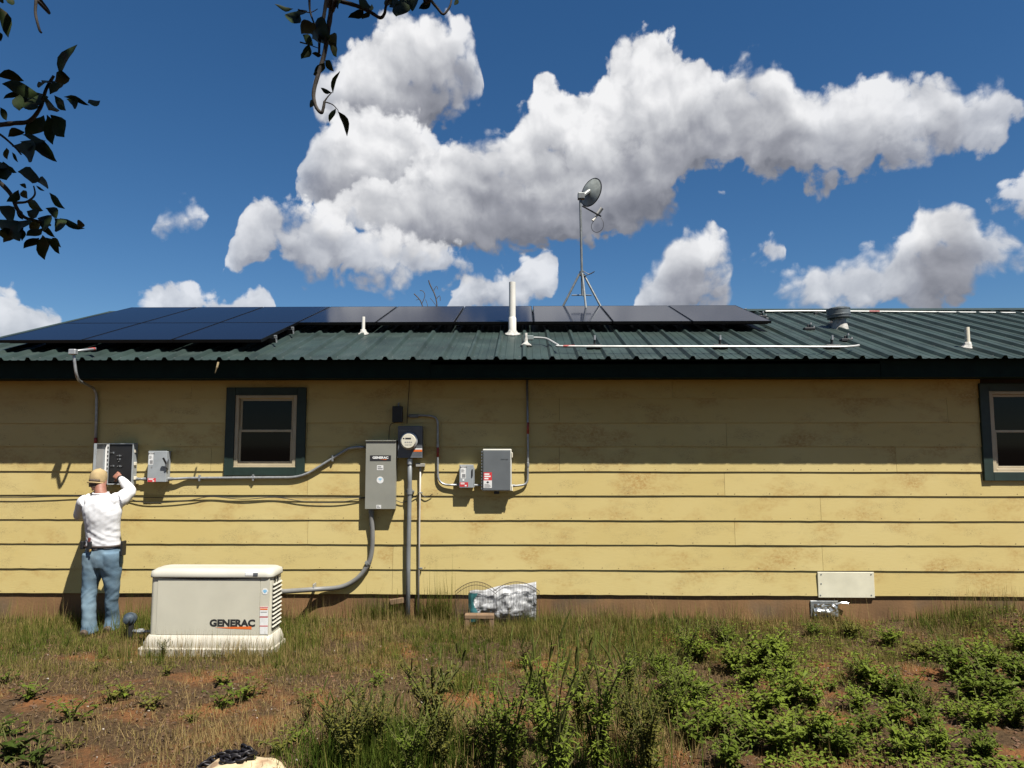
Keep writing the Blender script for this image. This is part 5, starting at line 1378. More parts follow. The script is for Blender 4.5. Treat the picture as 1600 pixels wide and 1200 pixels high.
for (k, z) in ((.92, -.078), (1.0, -.05), (1.02, -.028), (1.0, .0)):
    rings.append([hc + tiltm @ Vector((.079 * k * math.cos(a), .097 * k * math.sin(a), z)) for a in [R(190 + 160 * j / 16) for j in range(17)]])
b.rings(rings, cap=False, closed=False); b.build('hair', m_hair, man, smooth='all')
# --- collar, cuff band, belt, holsters
b = MB(); c_ = MP(157.4, 770.5, .03); b.tube([c_ + Vector((.076 * math.cos(a), .075 * math.sin(a), .006 * math.sin(a))) for a in [2 * math.pi * k / 20 for k in range(21)]], 0.0085, 6, cap=False); b.build('collar', m_shirt, man, smooth='all')
b = MB(); c_ = elR + (wrR - elR) * .985; d_ = (wrR - elR).normalized(); b.tube([c_ - d_ * .010, c_ + d_ * .010], 0.0385, 14); b.build('wrist_band', m_black, man, smooth='all')
b = MB(); c_ = MP(161, 852.5, .03); b.tube([c_ + Vector((.1835 * math.cos(a), .1285 * math.sin(a), 0)) for a in [2 * math.pi * k / 30 for k in range(31)]], 0.014, 6, cap=False); b.build('belt', mat('brown_belt', (0.03, 0.02, 0.015), 0.6), man, smooth='all')
def pouch(name, x0, x1, y0, y1, dy, th, m, rz=0.0):
    a, c = MP(x0, y1, dy), MP(x1, y0, dy); b = MB(); b.box((a.x, a.y - th / 2, a.z), (c.x, a.y + th / 2, c.z), 0.008, 2, rot=Euler((0, 0, rz)).to_matrix()); return b.build(name, m, man)
pouch('tool_pouch', 128.5, 134, 845, 857.5, -.02, .09, m_black); pouch('tool_pouch', 136.5, 143, 846, 862, -.115, .035, m_black)
pouch('tool_handle', 137.5, 141.5, 840, 848, -.118, .025, mat('dark_red_grip', (0.10, 0.02, 0.015), 0.5)); pouch('tool_tip', 139.5, 142.6, 858, 862.3, -.136, .01, mat('tan_tip', (0.30, 0.20, 0.06), 0.6))
pouch('phone_holster', 190.5, 194.8, 845, 868, .0, .085, m_black)
# ------------------------------------------------------------------ grass, litter, weeds
GREENS = [(0.040, 0.070, 0.008), (0.070, 0.100, 0.014), (0.125, 0.125, 0.026), (0.200, 0.160, 0.055), (0.290, 0.205, 0.090), (0.115, 0.068, 0.032)]
m_grass = mat('mixed_grass_blades', (0.05, 0.06, 0.02), rough=0.8, var=0.0, spec=0.08, attr='tint', color2=GREENS, trans=0.30)
def gh(x, y): return ground_h(float(x), float(y))
def blades(name, px, py, h, w, tint, lean=0.5, label=None, bend=0.6):
    n = len(px)
    pz = np.array([gh(a, c) for a, c in zip(px, py)]) - 0.006
    az = RNG.uniform(0, 2 * np.pi, n); ln = RNG.normal(0, lean, n)
    dx, dy = np.cos(az), np.sin(az)
    ux, uy = -dy, dx                                     # blade width direction
    def pt(f, side):
        off = h * (np.sin(ln) * f + bend * f * f * np.abs(np.sin(ln)) * 0.5)
        zz = h * f * np.cos(ln * (0.6 + 0.4 * f))
        ww = w * (1 - f) ** 0.7 * side * 0.5
        return np.stack([px + dx * off + ux * ww, py + dy * off + uy * ww, pz + zz], 1)
    v = np.stack([pt(0, -1), pt(0, 1), pt(0.5, -1), pt(0.5, 1), pt(1.0, 0)], 1).reshape(-1, 3)
    i0 = np.arange(n) * 5
    me = bpy.data.meshes.new(name)
    me.vertices.add(len(v)); me.vertices.foreach_set('co', v.ravel())
    quads = np.stack([i0, i0 + 1, i0 + 3, i0 + 2], 1); tris = np.stack([i0 + 2, i0 + 3, i0 + 4], 1)
    loops = np.concatenate([quads.ravel(), tris.ravel()])
    me.loops.add(len(loops)); me.loops.foreach_set('vertex_index', loops.astype(np.int32))
    me.polygons.add(2 * n)
    ls = np.concatenate([np.arange(n) * 4, 4 * n + np.arange(n) * 3]).astype(np.int32)
    me.polygons.foreach_set('loop_start', ls)
    at = me.attributes.new('tint', 'FLOAT', 'POINT'); at.data.foreach_set('value', np.repeat(tint, 5).astype(np.float32))
    me.update(calc_edges=True); me.validate()
    o = link_mesh(name, me, m_grass)
    tag(o, label, 'grass', kind='stuff')
    return o
def nz(x, y, s, k): return np.array([mnoise.noise((float(a) * s, float(c) * s, k)) for a, c in zip(x, y)])
def visible_area(n, y0, y1, margin=0.35):
    y = np.sqrt(RNG.uniform(y0 * y0, y1 * y1, n)); x = RNG.uniform(-1, 1, n) * (0.73 * y + margin) - 0.02 * y
    return x, y
def pxx(x, y): return 820 + x / y * FPX                   # photo column of a ground point
bx0, bx1, by0, by1 = gx0 - .05, gx1 + .03, GF - .05, GF + GD + .05
def keep_out(x, y): return ~((x > bx0) & (x < bx1) & (y > by0) & (y < by1))

# dead thatch everywhere
x, y = visible_area(165000, 3.3, 8.18, 0.9)
k = nz(x, y, 1.15, 0.0); c = pxx(x, y)
dens = np.clip(0.80 - 3.2 * np.clip(nz(x, y, 0.9, 21.0) - 0.02, 0, 1) - 1.2 * np.clip(nz(x, y, 2.6, 23.0), 0, 1), 0.05, 1)
keep = (RNG.uniform(0, 1, len(x)) < dens) & keep_out(x, y)
x, y = x[keep], y[keep]
t_ = np.clip(RNG.normal(0.84, 0.13, len(x)) - 0.12 * (nz(x, y, 0.8, 5.0) > 0.1), 0.3, 1.0)
blades('dead_thatch', x, y, RNG.uniform(0.02, 0.07, len(x)), RNG.uniform(0.003, 0.006, len(x)), t_, lean=0.95, label='short dead brown thatch lying over the soil')
# green and straw grass toward the wall, left and centre
x, y = visible_area(190000, 5.4, 8.17, 0.9)
c = pxx(x, y)
edge = 6.15 + 0.45 * nz(x, y, 0.7, 2.0) + np.clip((c - 900) / 500, 0, 1) * 0.7
pr_ = np.clip((y - edge) / 0.5, 0, 1) * np.clip(0.62 + 1.5 * nz(x, y, 1.4, 9.0), 0.03, 1)
pr_ *= np.where((c > 640) & (c < 870) & (y < 7.4), 0.55, 1) * np.where(c > 1380, 0.45, 1)
keep = (RNG.uniform(0, 1, len(x)) < pr_) & keep_out(x, y); x, y = x[keep], y[keep]
g = nz(x, y, 0.9, 14.0)
t_ = np.clip(0.43 - 0.35 * g + RNG.normal(0, 0.17, len(x)), 0, 0.9)
h = RNG.gamma(4, 0.0155, len(x)) * np.clip(0.8 + 0.9 * nz(x, y, 2.2, 31.0), 0.4, 1.7) * np.where(y > 7.6, 1.25, 1.0)
blades('wall_grass', x, y, h, RNG.uniform(0.003, 0.006, len(x)), t_, lean=0.42, label='patchy green and straw grass growing along the foot of the wall')
# tufts: many blades from one crown, leaning outward
def tufts(name, cx_, cy_, per, hh, tint, label, wd=(0.003, 0.0055)):
    n_ = len(cx_); x = np.repeat(cx_, per) + RNG.normal(0, 0.022, n_ * per); y = np.repeat(cy_, per) + RNG.normal(0, 0.022, n_ * per)
    y = np.minimum(y, 8.16); k = keep_out(x, y); h_ = np.repeat(hh, per) * RNG.uniform(0.45, 1.15, n_ * per); tt_ = np.clip(np.repeat(tint, per) + RNG.normal(0, 0.11, n_ * per), 0, 0.95)
    blades(name, x[k], y[k], h_[k], RNG.uniform(*wd, n_ * per)[k], tt_[k], lean=0.55, label=label, bend=1.0)
cx_, cy_ = visible_area(2000, 5.9, 8.15); c = pxx(cx_, cy_)
pr_ = np.clip((cy_ - 6.1 - 0.5 * nz(cx_, cy_, 0.8, 61.0)) / 0.8, 0, 1) * np.where(c > 1150, 0.5, 1.0)
k = RNG.uniform(0, 1, len(cx_)) < pr_; cx_, cy_ = cx_[k], cy_[k]
tufts('grass_tufts', cx_, cy_, 26, RNG.gamma(6, 0.0165, len(cx_)) * np.where(cy_ > 7.6, 1.2, 1.0), np.clip(0.42 - 0.5 * nz(cx_, cy_, 0.9, 14.0) + RNG.normal(0, 0.15, len(cx_)), 0.02, 0.8), 'bunches of green and straw grass between the wall and the thatch')
gx_ = RNG.uniform(P(712, 965, 7.6).x, P(870, 965, 7.6).x, 70); gy_ = RNG.uniform(7.45, 7.72, 70)
tufts('straw_bunches', gx_, gy_, 26, RNG.uniform(0.07, 0.20, 70), RNG.normal(0.55, 0.15, 70), 'straw coloured grass bunches before the wire border')
# tall dry stalks against the foundation and around the generator
xs1 = RNG.uniform(-6.2, 6.0, 4200); ys1 = 8.12 - RNG.gamma(1.6, 0.10, 4200)
keep = (RNG.uniform(0, 1, 4200) < np.clip(0.45 + 1.6 * nz(xs1, ys1, 1.1, 41.0), 0.05, 1)); xs1, ys1 = xs1[keep], ys1[keep]
xs2 = RNG.uniform(gx0 - .2, gx1 + .3, 900); ys2 = GF - 0.06 - RNG.gamma(1.5, 0.05, 900)
x = np.concatenate([xs1, xs2]); y = np.concatenate([ys1, ys2])
h = np.concatenate([RNG.uniform(0.12, 0.36, len(xs1)), RNG.uniform(0.08, 0.34, len(xs2))])
blades('dry_stalks', x, y, h, RNG.uniform(0.0022, 0.0045, len(x)), np.clip(RNG.normal(0.62, 0.18, len(x)), 0.1, 0.95), lean=0.28, label='tall dry stalks standing against the foundation and generator')
# green tufts in the foreground
cx = []; 
for (qx, qy, n_, sp, hh) in ((600, 1180, 2600, 0.22, 0.17), (680, 1185, 2200, 0.2, 0.16), (560, 1195, 1500, 0.2, 0.15), (730, 1075, 500, .12, .12), (1010, 1120, 700, .2, .13), (960, 1010, 900, .3, .12), (1060, 1000, 900, .3, .13), (1500, 990, 700, .25, .12), (930, 1190, 900, .25, .16), (230, 990, 900, .2, .2), (440, 1010, 900, .25, .14), (690, 965, 500, .1, .28), (600, 965, 500, .15, .2), (860, 990, 700, .2, .15)):
    g_ = G(qx, qy); cx.append((RNG.normal(g_.x, sp, n_), np.minimum(RNG.normal(g_.y, sp * 0.8, n_), 8.15), RNG.gamma(5, hh / 5, n_), np.full(n_, 0.16 if qy > 1100 else 0.30)))
x = np.concatenate([a[0] for a in cx]); y = np.concatenate([a[1] for a in cx]); h = np.concatenate([a[2] for a in cx]); tt = np.concatenate([a[3] for a in cx])
keep = keep_out(x, y); x, y, h, tt = x[keep], y[keep], h[keep], tt[keep]
blades('green_tufts', x, y, h, RNG.uniform(0.004, 0.007, len(x)), np.clip(tt + RNG.normal(0, 0.12, len(x)), 0, 0.8), lean=0.40, label='green grass tufts among the weeds')
cx = []
for (qx, qy, n_, sp, hh) in ((420, 1150, 1200, .35, .09), (560, 1120, 700, .25, .10), (1010, 1165, 1300, .22, .13), (720, 1130, 900, .25, .12), (330, 1160, 900, .3, .08), (60, 1160, 500, .3, .08), (1350, 1185, 600, .3, .09), (740, 1190, 600, .15, .12)):
    g_ = G(qx, qy); cx.append((RNG.normal(g_.x, sp, n_), RNG.normal(g_.y, sp * .8, n_), RNG.gamma(5, hh / 5, n_)))
x = np.concatenate([a[0] for a in cx]); y = np.concatenate([a[1] for a in cx]); h = np.concatenate([a[2] for a in cx])
blades('straw_tufts', x, y, h, RNG.uniform(0.003, 0.006, len(x)), np.clip(RNG.normal(0.74, 0.10, len(x)), 0.4, 1), lean=0.6, label='pale straw tufts in the foreground')

# --- leafy weeds
m_leafs = [mat('weed_leaf_' + n, c_, rough=0.55, var=0.30, vscale=9, spec=0.10, trans=0.36) for n, c_ in (('bright', (0.130, 0.170, 0.022)), ('mid', (0.092, 0.125, 0.016)), ('dark', (0.040, 0.060, 0.010)), ('olive', (0.120, 0.118, 0.024)))]
m_stem = mat('weed_stem', (0.075, 0.078, 0.024), rough=0.8, var=0.3, spec=0.1)
m_seed = mat('seed_spike', (0.060, 0.068, 0.016), rough=0.9, var=0.4, vscale=40, spec=0.05)
def leaf_into(vs, fs, base, d, up, L_, wd, fold=0.25, droop=0.25):
    d = d.normalized(); s_ = d.cross(up); s_ = s_.normalized() if s_.length > 1e-4 else Vector((1, 0, 0)); n_ = s_.cross(d)
    m1 = base + d * L_ * 0.35 - n_ * L_ * droop * .12; m2 = base + d * L_ * 0.72 - n_ * L_ * droop * .5; tp = base + d * L_ - n_ * L_ * droop
    i = len(vs)
    vs += [base, m1 + s_ * wd * .5 + n_ * wd * fold, m1, m1 - s_ * wd * .5 + n_ * wd * fold, m2 + s_ * wd * .38 + n_ * wd * fold * .8, m2, m2 - s_ * wd * .38 + n_ * wd * fold * .8, tp]
    fs += [(i, i + 2, i + 1), (i, i + 3, i + 2), (i + 1, i + 2, i + 5, i + 4), (i + 2, i + 3, i + 6, i + 5), (i + 4, i + 5, i + 7), (i + 5, i + 6, i + 7)]
def plant_proto(seed, height, spread, stems, leaves_per, leaf_len, aspect, spikes=0, branch=True):
    r = random.Random(seed); vs, fs = [], []; b = MB(); sp = MB()
    for s_ in range(stems):
        a = 2 * math.pi * (s_ + r.random()) / stems; out = spread * r.uniform(.35, 1.0); hh = height * r.uniform(.6, 1.0)
        p0 = Vector((r.uniform(-.02, .02), r.uniform(-.02, .02), -0.03)); p2 = Vector((math.cos(a) * out, math.sin(a) * out, hh)); p1 = p0 * .5 + p2 * .5 + Vector((-math.cos(a) * out * .22, -math.sin(a) * out * .22, hh * .12))
        pth = curve_pts([p0, p1, p2], 4); b.tube(pth, [.0045 * (1 - .75 * i / (len(pth) - 1)) * (1 + height) for i in range(len(pth))], 4)
        runs = [pth]
        if branch:
            for q in range(r.randint(2, 4)):
                k = r.randint(2, len(pth) - 3); aa = r.uniform(0, 6.28); bl = spread * r.uniform(.25, .55)
                e_ = pth[k] + Vector((math.cos(aa) * bl, math.sin(aa) * bl, bl * r.uniform(.5, 1.3)))
                bp_ = curve_pts([pth[k], (pth[k] + e_) / 2 + Vector((0, 0, -.02)), e_], 2); b.tube(bp_, .0022 * (1 + height), 3); runs.append(bp_)
        for rn in runs:
            n_ = max(3, int(leaves_per * (1 if rn is pth else .5)))
            for q in range(n_):
                f = (q + r.random()) / n_; f = .12 + .88 * f; k = min(int(f * (len(rn) - 1)), len(rn) - 2); u = f * (len(rn) - 1) - k
                c_ = rn[k].lerp(rn[k + 1], u); aa = r.uniform(0, 6.28)
                d = Vector((math.cos(aa), math.sin(aa), r.uniform(-.15, .75))); L_ = leaf_len * r.uniform(.55, 1.15) * (1.1 - .45 * f)
                leaf_into(vs, fs, c_, d, Vector((0, 0, 1)), L_, L_ * aspect, fold=r.uniform(.1, .4), droop=r.uniform(.0, .5))
        if spikes and r.random() < spikes:
            e_ = pth[-1]; L_ = height * r.uniform(.14, .26); d = Vector((r.uniform(-.35, .35), r.uniform(-.35, .35), 1)).normalized()
            c2 = curve_pts([e_, e_ + d * L_ * .5, e_ + d * L_ + Vector((r.uniform(-.04, .04), 0, -.01))], 3)
            sp.tube(c2, [.0035, .0055, .0065, .006, .005, .0035, .0015], 6)
    me = bpy.data.meshes.new('leaves'); me.from_pydata(vs, [], fs); me.update()
    bs = bpy.data.meshes.new('stems'); b.bm.to_mesh(bs); b.bm.free()
    ss = None
    if len(sp.bm.verts): ss = bpy.data.meshes.new('seed_spikes'); sp.bm.to_mesh(ss)
    sp.bm.free()
    return me, bs, ss
PROTO = {}
for i in range(3):
    PROTO['bush%d' % i] = plant_proto(20 + i, 0.20, 0.24, 11, 12, 0.060, 0.50)
    PROTO['tall%d' % i] = plant_proto(40 + i, 0.74, 0.21, 12, 22, 0.060, 0.24, spikes=.8)
    PROTO['airy%d' % i] = plant_proto(60 + i, 0.44, 0.20, 12, 16, 0.036, 0.34, spikes=.45)
    PROTO['small%d' % i] = plant_proto(80 + i, 0.10, 0.12, 7, 7, 0.045, 0.55, branch=False)
VAR = {}
def weed(kind, px_, py_, scale, mi, label, group, name='weed', at=None):
    me, bs, ss = PROTO[kind]
    g_ = G(px_, py_) if at is None else at
    z = ground_h(g_.x, g_.y)
    t = thing(name, label, 'weed', (g_.x, g_.y, z), group)
    rz = random.uniform(0, 6.28); s3 = (scale * random.uniform(.9, 1.1),) * 2 + (scale * random.uniform(.9, 1.1),)
    key = (kind, mi)
    if key not in VAR:
        m2 = me.copy(); m2.materials.clear(); m2.materials.append(m_leafs[mi]); VAR[key] = m2
        if not bs.materials: bs.materials.append(m_stem)
        if ss and not ss.materials: ss.materials.append(m_seed)
    t.rotation_euler = (0, 0, rz); t.scale = s3
    for nm, md in (('leaves', VAR[key]), ('stems', bs), ('seed_spikes', ss)):
        if md is None: continue
        o = bpy.data.objects.new(nm, md); COL.objects.link(o); o.parent = t
        if nm == 'seed_spikes': o['kind'] = 'stuff'
TALLG, BUSHG, SMALLG = 'tall spiky weeds in the foreground', 'leafy green weeds on the right', 'small weeds in the dead grass'
def near(x, Y): return Vector((P(x, 1100, Y).x, Y, 0))
# tall spiky weeds in the middle
for (kd, x, Y, s_, mi, lb) in (
    ('tall0', 868, 4.15, 1.25, 0, 'tallest dark spiky weed in the middle of the foreground'),
    ('tall1', 800, 4.25, 1.02, 1, 'dark spiky weed on the left side of the tallest one'),
    ('tall2', 935, 4.35, 1.08, 0, 'dark green spiky weed on the right side of the tallest one'),
    ('tall1', 985, 4.75, 0.85, 3, 'spiky weed standing behind and right of the tallest one'),
    ('tall2', 845, 4.85, 0.95, 0, 'spiky weed standing behind the tallest one, toward the wire border'),
    ('tall0', 905, 5.10, 0.90, 3, 'furthest of the tall spiky weeds in the middle'),
    ('airy0', 675, 4.85, 1.35, 3, 'thin olive weed with upright dark spikes left of the middle clump'),
    ('airy1', 690, 4.55, 1.10, 3, 'loose olive weed in front of the upright spikes'),
    ('airy2', 545, 4.50, 1.20, 3, 'leftmost loose olive weed at the bottom, left of the green tuft'),
    ('airy0', 590, 4.65, 1.10, 3, 'loose olive weed behind the bright green grass tuft'),
    ('airy1', 520, 4.75, 0.95, 3, 'sparse olive weed behind the leftmost olive weed'),
    ('tall1', 1010, 4.30, 0.85, 3, 'rightmost of the tall weeds at the bottom middle, beside straw'),
    ('airy2', 770, 4.60, 1.15, 0, 'green weed filling the gap left of the tall dark weeds'),
    ('airy0', 640, 4.30, 0.95, 1, 'green weed at the bottom edge amid the grass tuft'),
    ('airy1', 1050, 5.30, 1.00, 1, 'upright weed at the left edge of the leafy green patch'),
    ('airy2', 985, 6.05, 0.90, 1, 'small upright weed before the wall right of the wire border'),
    ('airy0', 1075, 6.60, 0.95, 0, 'light green weed sprouting tall before the wall')):
    weed(kd, 0, 0, s_, mi, lb, TALLG, 'spiky_weed', near(x, Y))
# leafy bushes on the right
bl = [(1190, 1040, 1.45, 0, 'large bright green leafy weed before the wall, left of the patch board'),
      (1150, 1050, 1.2, 0, 'bright leafy weed joined to the left of the large bright one'), (1225, 1060, 1.2, 0, 'bright leafy weed joined to the right of the large bright one'),
      (1170, 1075, 1.1, 0, None), (1215, 1030, 1.1, 0, None), (1235, 1105, 1.25, 0, 'bright leafy weed in front of the large bright clump'),
      (1195, 1120, 1.1, 0, None), (1270, 1110, 0.9, 0, None), (1060, 1080, 1.2, 0, None), (1090, 1100, 1.1, 1, None), (1055, 1125, 1.1, 0, None), (1115, 1150, 1.1, 0, None), (1080, 1165, 1.0, 1, None),
      (1170, 1165, 1.0, 1, None), (1220, 1180, 1.1, 0, None), (1270, 1165, 1.15, 0, 'leafy weed at the lower right of the red soil patch'), (1310, 1185, 1.0, 1, None), (1140, 1200, 1.0, 1, None),
      (1370, 1082, 1.2, 0, 'rounded leafy weed alone in the dead thatch below the patch board'), (1345, 1065, .9, 0, None), (1400, 1095, .9, 1, None), (1340, 1115, .8, 0, None),
      (1430, 1110, .85, 1, None), (1400, 1135, .9, 0, None), (1445, 1150, .9, 1, None), (1360, 1155, .8, 1, None), (1500, 1060, 1.25, 1, 'dark leafy weed casting a patch of shade near the right edge'), (1480, 1035, 1.0, 1, None),
      (1545, 1050, 1.2, 0, None), (1590, 1070, 1.3, 1, 'leafy weed cut by the right picture edge'), (1560, 1100, 1.2, 1, None), (1600, 1020, 1.1, 0, None), (1520, 1095, 1.0, 1, None), (1585, 1135, 1.0, 1, None), (1530, 1140, .9, 0, None),
      (1470, 1180, .9, 0, None), (1420, 1190, .9, 0, None), (1540, 1185, .7, 1, None), (1390, 1010, .9, 0, None), (1440, 1030, .8, 3, None), (1330, 1000, .7, 3, None), (1270, 1000, .7, 1, None), (1130, 1010, .9, 1, None), (1090, 1030, 1.0, 0, None), (1030, 1050, .9, 1, None)]
for i, (x, y_, s_, mi, lb) in enumerate(bl):
    weed('bush%d' % (i % 3), x, min(y_, 1200), s_, mi, lb or 'low leafy green weed in the mixed patch at right', BUSHG, 'leafy_weed')
# small weeds at left
sl = [(45, 1094, 1.5, 1, 'small round dark green weed near the left edge'), (112, 1130, 1.6, 1, 'compact rounded weed in bare thatch at lower left'), (175, 1100, 1.5, 3, None), (190, 1092, 1.3, 0, None), (238, 1108, 1.4, 3, None), (370, 1098, 1.7, 1, 'low spreading weed in the thatch below the generator lettering'),
      (345, 1108, 1.3, 1, None), (395, 1090, 1.2, 3, None), (350, 1070, 1.2, 3, None), (300, 1130, .9, 3, None), (10, 1070, 1.2, 1, None), (20, 1180, 2.2, 2, 'dark clump of weeds in the bottom left corner'), (60, 1195, 1.6, 2, None), (5, 1150, 1.4, 1, None),
      (260, 1055, 1.0, 3, None), (150, 1050, .9, 3, None), (480, 1100, 1.4, 3, None), (440, 1180, 1.4, 3, None), (470, 1160, 1.2, 1, None), (590, 1070, 1.3, 1, None), (650, 1080, 1.2, 0, None), (720, 1060, 1.0, 3, None), (110, 1170, .9, 3, None), (1300, 1080, 1.0, 1, None), (1490, 1120, 1.0, 0, None), (1350, 1040, 1.2, 0, None)]
for i, (x, y_, s_, mi, lb) in enumerate(sl):
    weed('small%d' % (i % 3), x, y_, s_, mi, lb or 'tiny low weed sprouting from the thatch', SMALLG, 'small_weed')
# dead brown stalks among the weeds
m_leafs.append(mat('weed_leaf_dry', (0.13, 0.085, 0.040), rough=0.9, var=0.35, vscale=12, spec=0.05, trans=0.2))
for (kd, x, Y, s_, lb) in (('airy1', 1005, 4.55, .85, 'dead brown stalky weed beside the straw at the bottom middle'), ('airy0', 740, 4.7, .8, 'dead brown weed left of the tall dark weeds'), ('airy2', 1260, 5.0, .55, 'dead brown weed on the bare soil in the green patch'), ('airy0', 1450, 5.3, .6, 'dead brown weed near the right, before the dark leafy one'), ('airy1', 820, 6.6, .6, 'dead brown weed below the wire border'), ('airy2', 1330, 6.2, .5, 'dead brown weed under the patch board'), ('airy1', 480, 5.2, .5, 'dead brown weed in the thatch right of the generator'), ('airy2', 1120, 7.3, .6, 'dead brown weed close to the wall between the pipes and patch board')):
    weed(kd, 0, 0, s_, 4, lb, 'dead weeds', 'dead_weed', near(x, Y))
# weed before the generator base
weed('airy1', 0, 0, .42, 2, 'little dark weed growing against the generator base', SMALLG, 'small_weed', Vector((P(255, 1000, 6.85).x, 6.86, 0)))
# creeping leaves between the weeds on the right: too many to count
vs, fs = [], []
r = random.Random(3)
for i in range(7000):
    px_, py_ = r.uniform(1020, 1640), r.uniform(985, 1215)
    g_ = G(px_, py_)
    if mnoise.noise((g_.x * 1.3, g_.y * 1.3, 50)) < -0.04: continue
    c_ = Vector((g_.x, g_.y, ground_h(g_.x, g_.y) + r.uniform(.005, .06))); a = r.uniform(0, 6.28)
    leaf_into(vs, fs, c_, Vector((math.cos(a), math.sin(a), r.uniform(0, .5))), Vector((0, 0, 1)), r.uniform(.025, .055), r.uniform(.012, .024), .2, .3)
me = bpy.data.meshes.new('creeping_leaves'); me.from_pydata(vs, [], fs); o = link_mesh('creeping_leaves', me, m_leafs[0]); tag(o, 'low creeping leaves spread between the weeds at right', 'ground cover', kind='stuff')
# dry leaf litter and pale chips
vs, fs = [], []
for i in range(5000):
    Y = r.uniform(4.0, 8.1); X = r.uniform(-.75, .75) * Y
    if bx0 < X < bx1 and by0 < Y < by1: continue
    c_ = Vector((X, Y, ground_h(X, Y) + r.uniform(.004, .02))); a = r.uniform(0, 6.28)
    leaf_into(vs, fs, c_, Vector((math.cos(a), math.sin(a), r.uniform(-.1, .4))), Vector((0, 0, 1)), r.uniform(.015, .045), r.uniform(.006, .018), .3, .4)
me = bpy.data.meshes.new('leaf_litter'); me.from_pydata(vs, [], fs); o = link_mesh('leaf_litter', me, mat('dry_litter', (0.085, 0.055, 0.030), 0.85, var=0.5, vscale=20)); tag(o, 'dry brown leaf litter scattered over the ground', 'leaf litter', kind='stuff')
b = MB()
for i in range(120):
    Y = r.uniform(4.1, 7.6); X = r.uniform(-.7, .75) * Y; s_ = r.uniform(.004, .012)
    bmesh.ops.create_icosphere(b.bm, subdivisions=1, radius=s_, matrix=Matrix.Translation((X, Y, ground_h(X, Y) + s_ * .5)) @ Matrix.Diagonal((1, r.uniform(.6, 1), r.uniform(.4, .8), 1)))
o = b.build('pale_pebbles', mat('pale_chips', (0.36, 0.32, 0.27), 0.8, var=0.4, vscale=30)); tag(o, 'pale stone chips scattered in the grass', 'pebbles', kind='stuff')
b = MB()
for i in range(1500):
    Y = r.uniform(4.1, 8.1); X = r.uniform(-.74, .76) * Y; s_ = r.uniform(.006, .022)
    bmesh.ops.create_icosphere(b.bm, subdivisions=1, radius=s_, matrix=Matrix.Translation((X, Y, ground_h(X, Y) + s_ * .2)) @ Matrix.Diagonal((1, r.uniform(.6, 1), r.uniform(.4, .9), 1)))
o = b.build('soil_clods', mat('soil_clod', (0.085, 0.042, 0.02), 0.95, var=0.4, vscale=14)); tag(o, 'small red brown clods of soil', 'soil', kind='stuff')
# ------------------------------------------------------------------ tree over the camera, its twigs hang into view
m_bark = mat('grey_brown_bark', (0.035, 0.028, 0.022), rough=0.9, var=0.4, vscale=20, bump=0.6, bscale=40)
m_tleaf = mat('tree_leaf', (0.020, 0.032, 0.010), rough=0.6, var=0.35, vscale=16, spec=0.12, trans=0.10, color2=(0.050, 0.036, 0.018), c2scale=22, c2lo=0.58, c2hi=0.7)
TB = Vector((-1.9, -3.2, 0.0)); TB.z = ground_h(TB.x, TB.y)
tree = thing('shade_tree', 'tree whose dark leafy twigs hang into the top of the picture', 'tree', TB)
fork = Vector((-1.5, -2.6, 3.2))
b = MB(); b.tube(curve_pts([TB - Vector((0, 0, .2)), TB + Vector((.05, 0, .25)), TB + Vector((.2, .2, 1.5)), fork], 5), [.20 - .006 * i for i in range(16)], 12); b.build('trunk', m_bark, tree, smooth='all')
TY = 1.9
def TP(x, y, dy=0.0): return P(x, y, TY + dy)
r = random.Random(12)
def zA(x, y): return (x / 2.857, y / 2.857)
def zB(x, y): return (420 + x / 4.706, y / 4.706)
def branch(pts, rad, conv, dy=0.0, parent=None, pre=None, name='branch'):
    p_ = [TP(*conv(x, y), dy) for x, y in pts]
    if pre: p_ = pre + p_
    c_ = curve_pts(p_, 5); n_ = len(c_)
    b = MB(); b.tube(c_, [rad * (1 - .55 * i / (n_ - 1)) * (1 + .15 * mnoise.noise((i * .9, rad * 500, 2))) for i in range(n_)], 7); return b.build(name, m_bark, parent or tree, smooth='all')
# limbs from the fork, all above and behind the frame
limb_l = [fork, Vector((-1.75, -.6, 3.7)), Vector((-2.0, .6, 3.55)), Vector((-1.95, 1.5, 3.0))]
limb_t = [fork, Vector((-1.0, -.4, 4.0)), Vector((-.62, .8, 3.95)), Vector((-.48, 1.5, 3.55))]
def limb(pts, r0, r1):
    c_ = curve_pts(pts, 6); n_ = len(c_); b = MB(); b.tube(c_, [r0 + (r1 - r0) * i / (n_ - 1) for i in range(n_)], 9); return b.build('limb', m_bark, tree, smooth='all')
limb(limb_l, .10, .03); limb(limb_t, .11, .03)
for (e_, mid_) in ((Vector((4.6, -2.6, 6.2)), Vector((1.2, -2.4, 5.0))), (Vector((-.4, -3.6, 8.6)), Vector((-1.0, -3.2, 5.4))), (Vector((-5.6, -3.4, 6.2)), Vector((-3.1, -3.1, 4.8))), (Vector((1.9, -.2, 6.0)), Vector((-.3, -1.4, 5.0))), (Vector((1.6, -6.2, 6.4)), Vector((-.4, -4.6, 5.0)))): limb([fork, mid_, e_], .085, .02)
bA = branch([(-60, 560), (60, 550), (130, 540), (180, 480), (205, 400), (240, 338)], .0085, zA, 0.0, pre=[limb_l[-1], TP(-60, 190)])
bA2 = branch([(-60, 575), (0, 600), (60, 650), (95, 690)], .0045, zA, -.06, bA, pre=[TP(-21, 197, -.02)])
bB = branch([(-70, 760), (0, 815), (50, 870), (75, 930), (110, 970), (160, 985), (225, 1005)], .0080, zA, .05, pre=[limb_l[-1], TP(-80, 240, .02)])
bB2 = branch([(75, 905), (120, 900), (155, 870), (150, 830)], .004, zA, .03, bB)
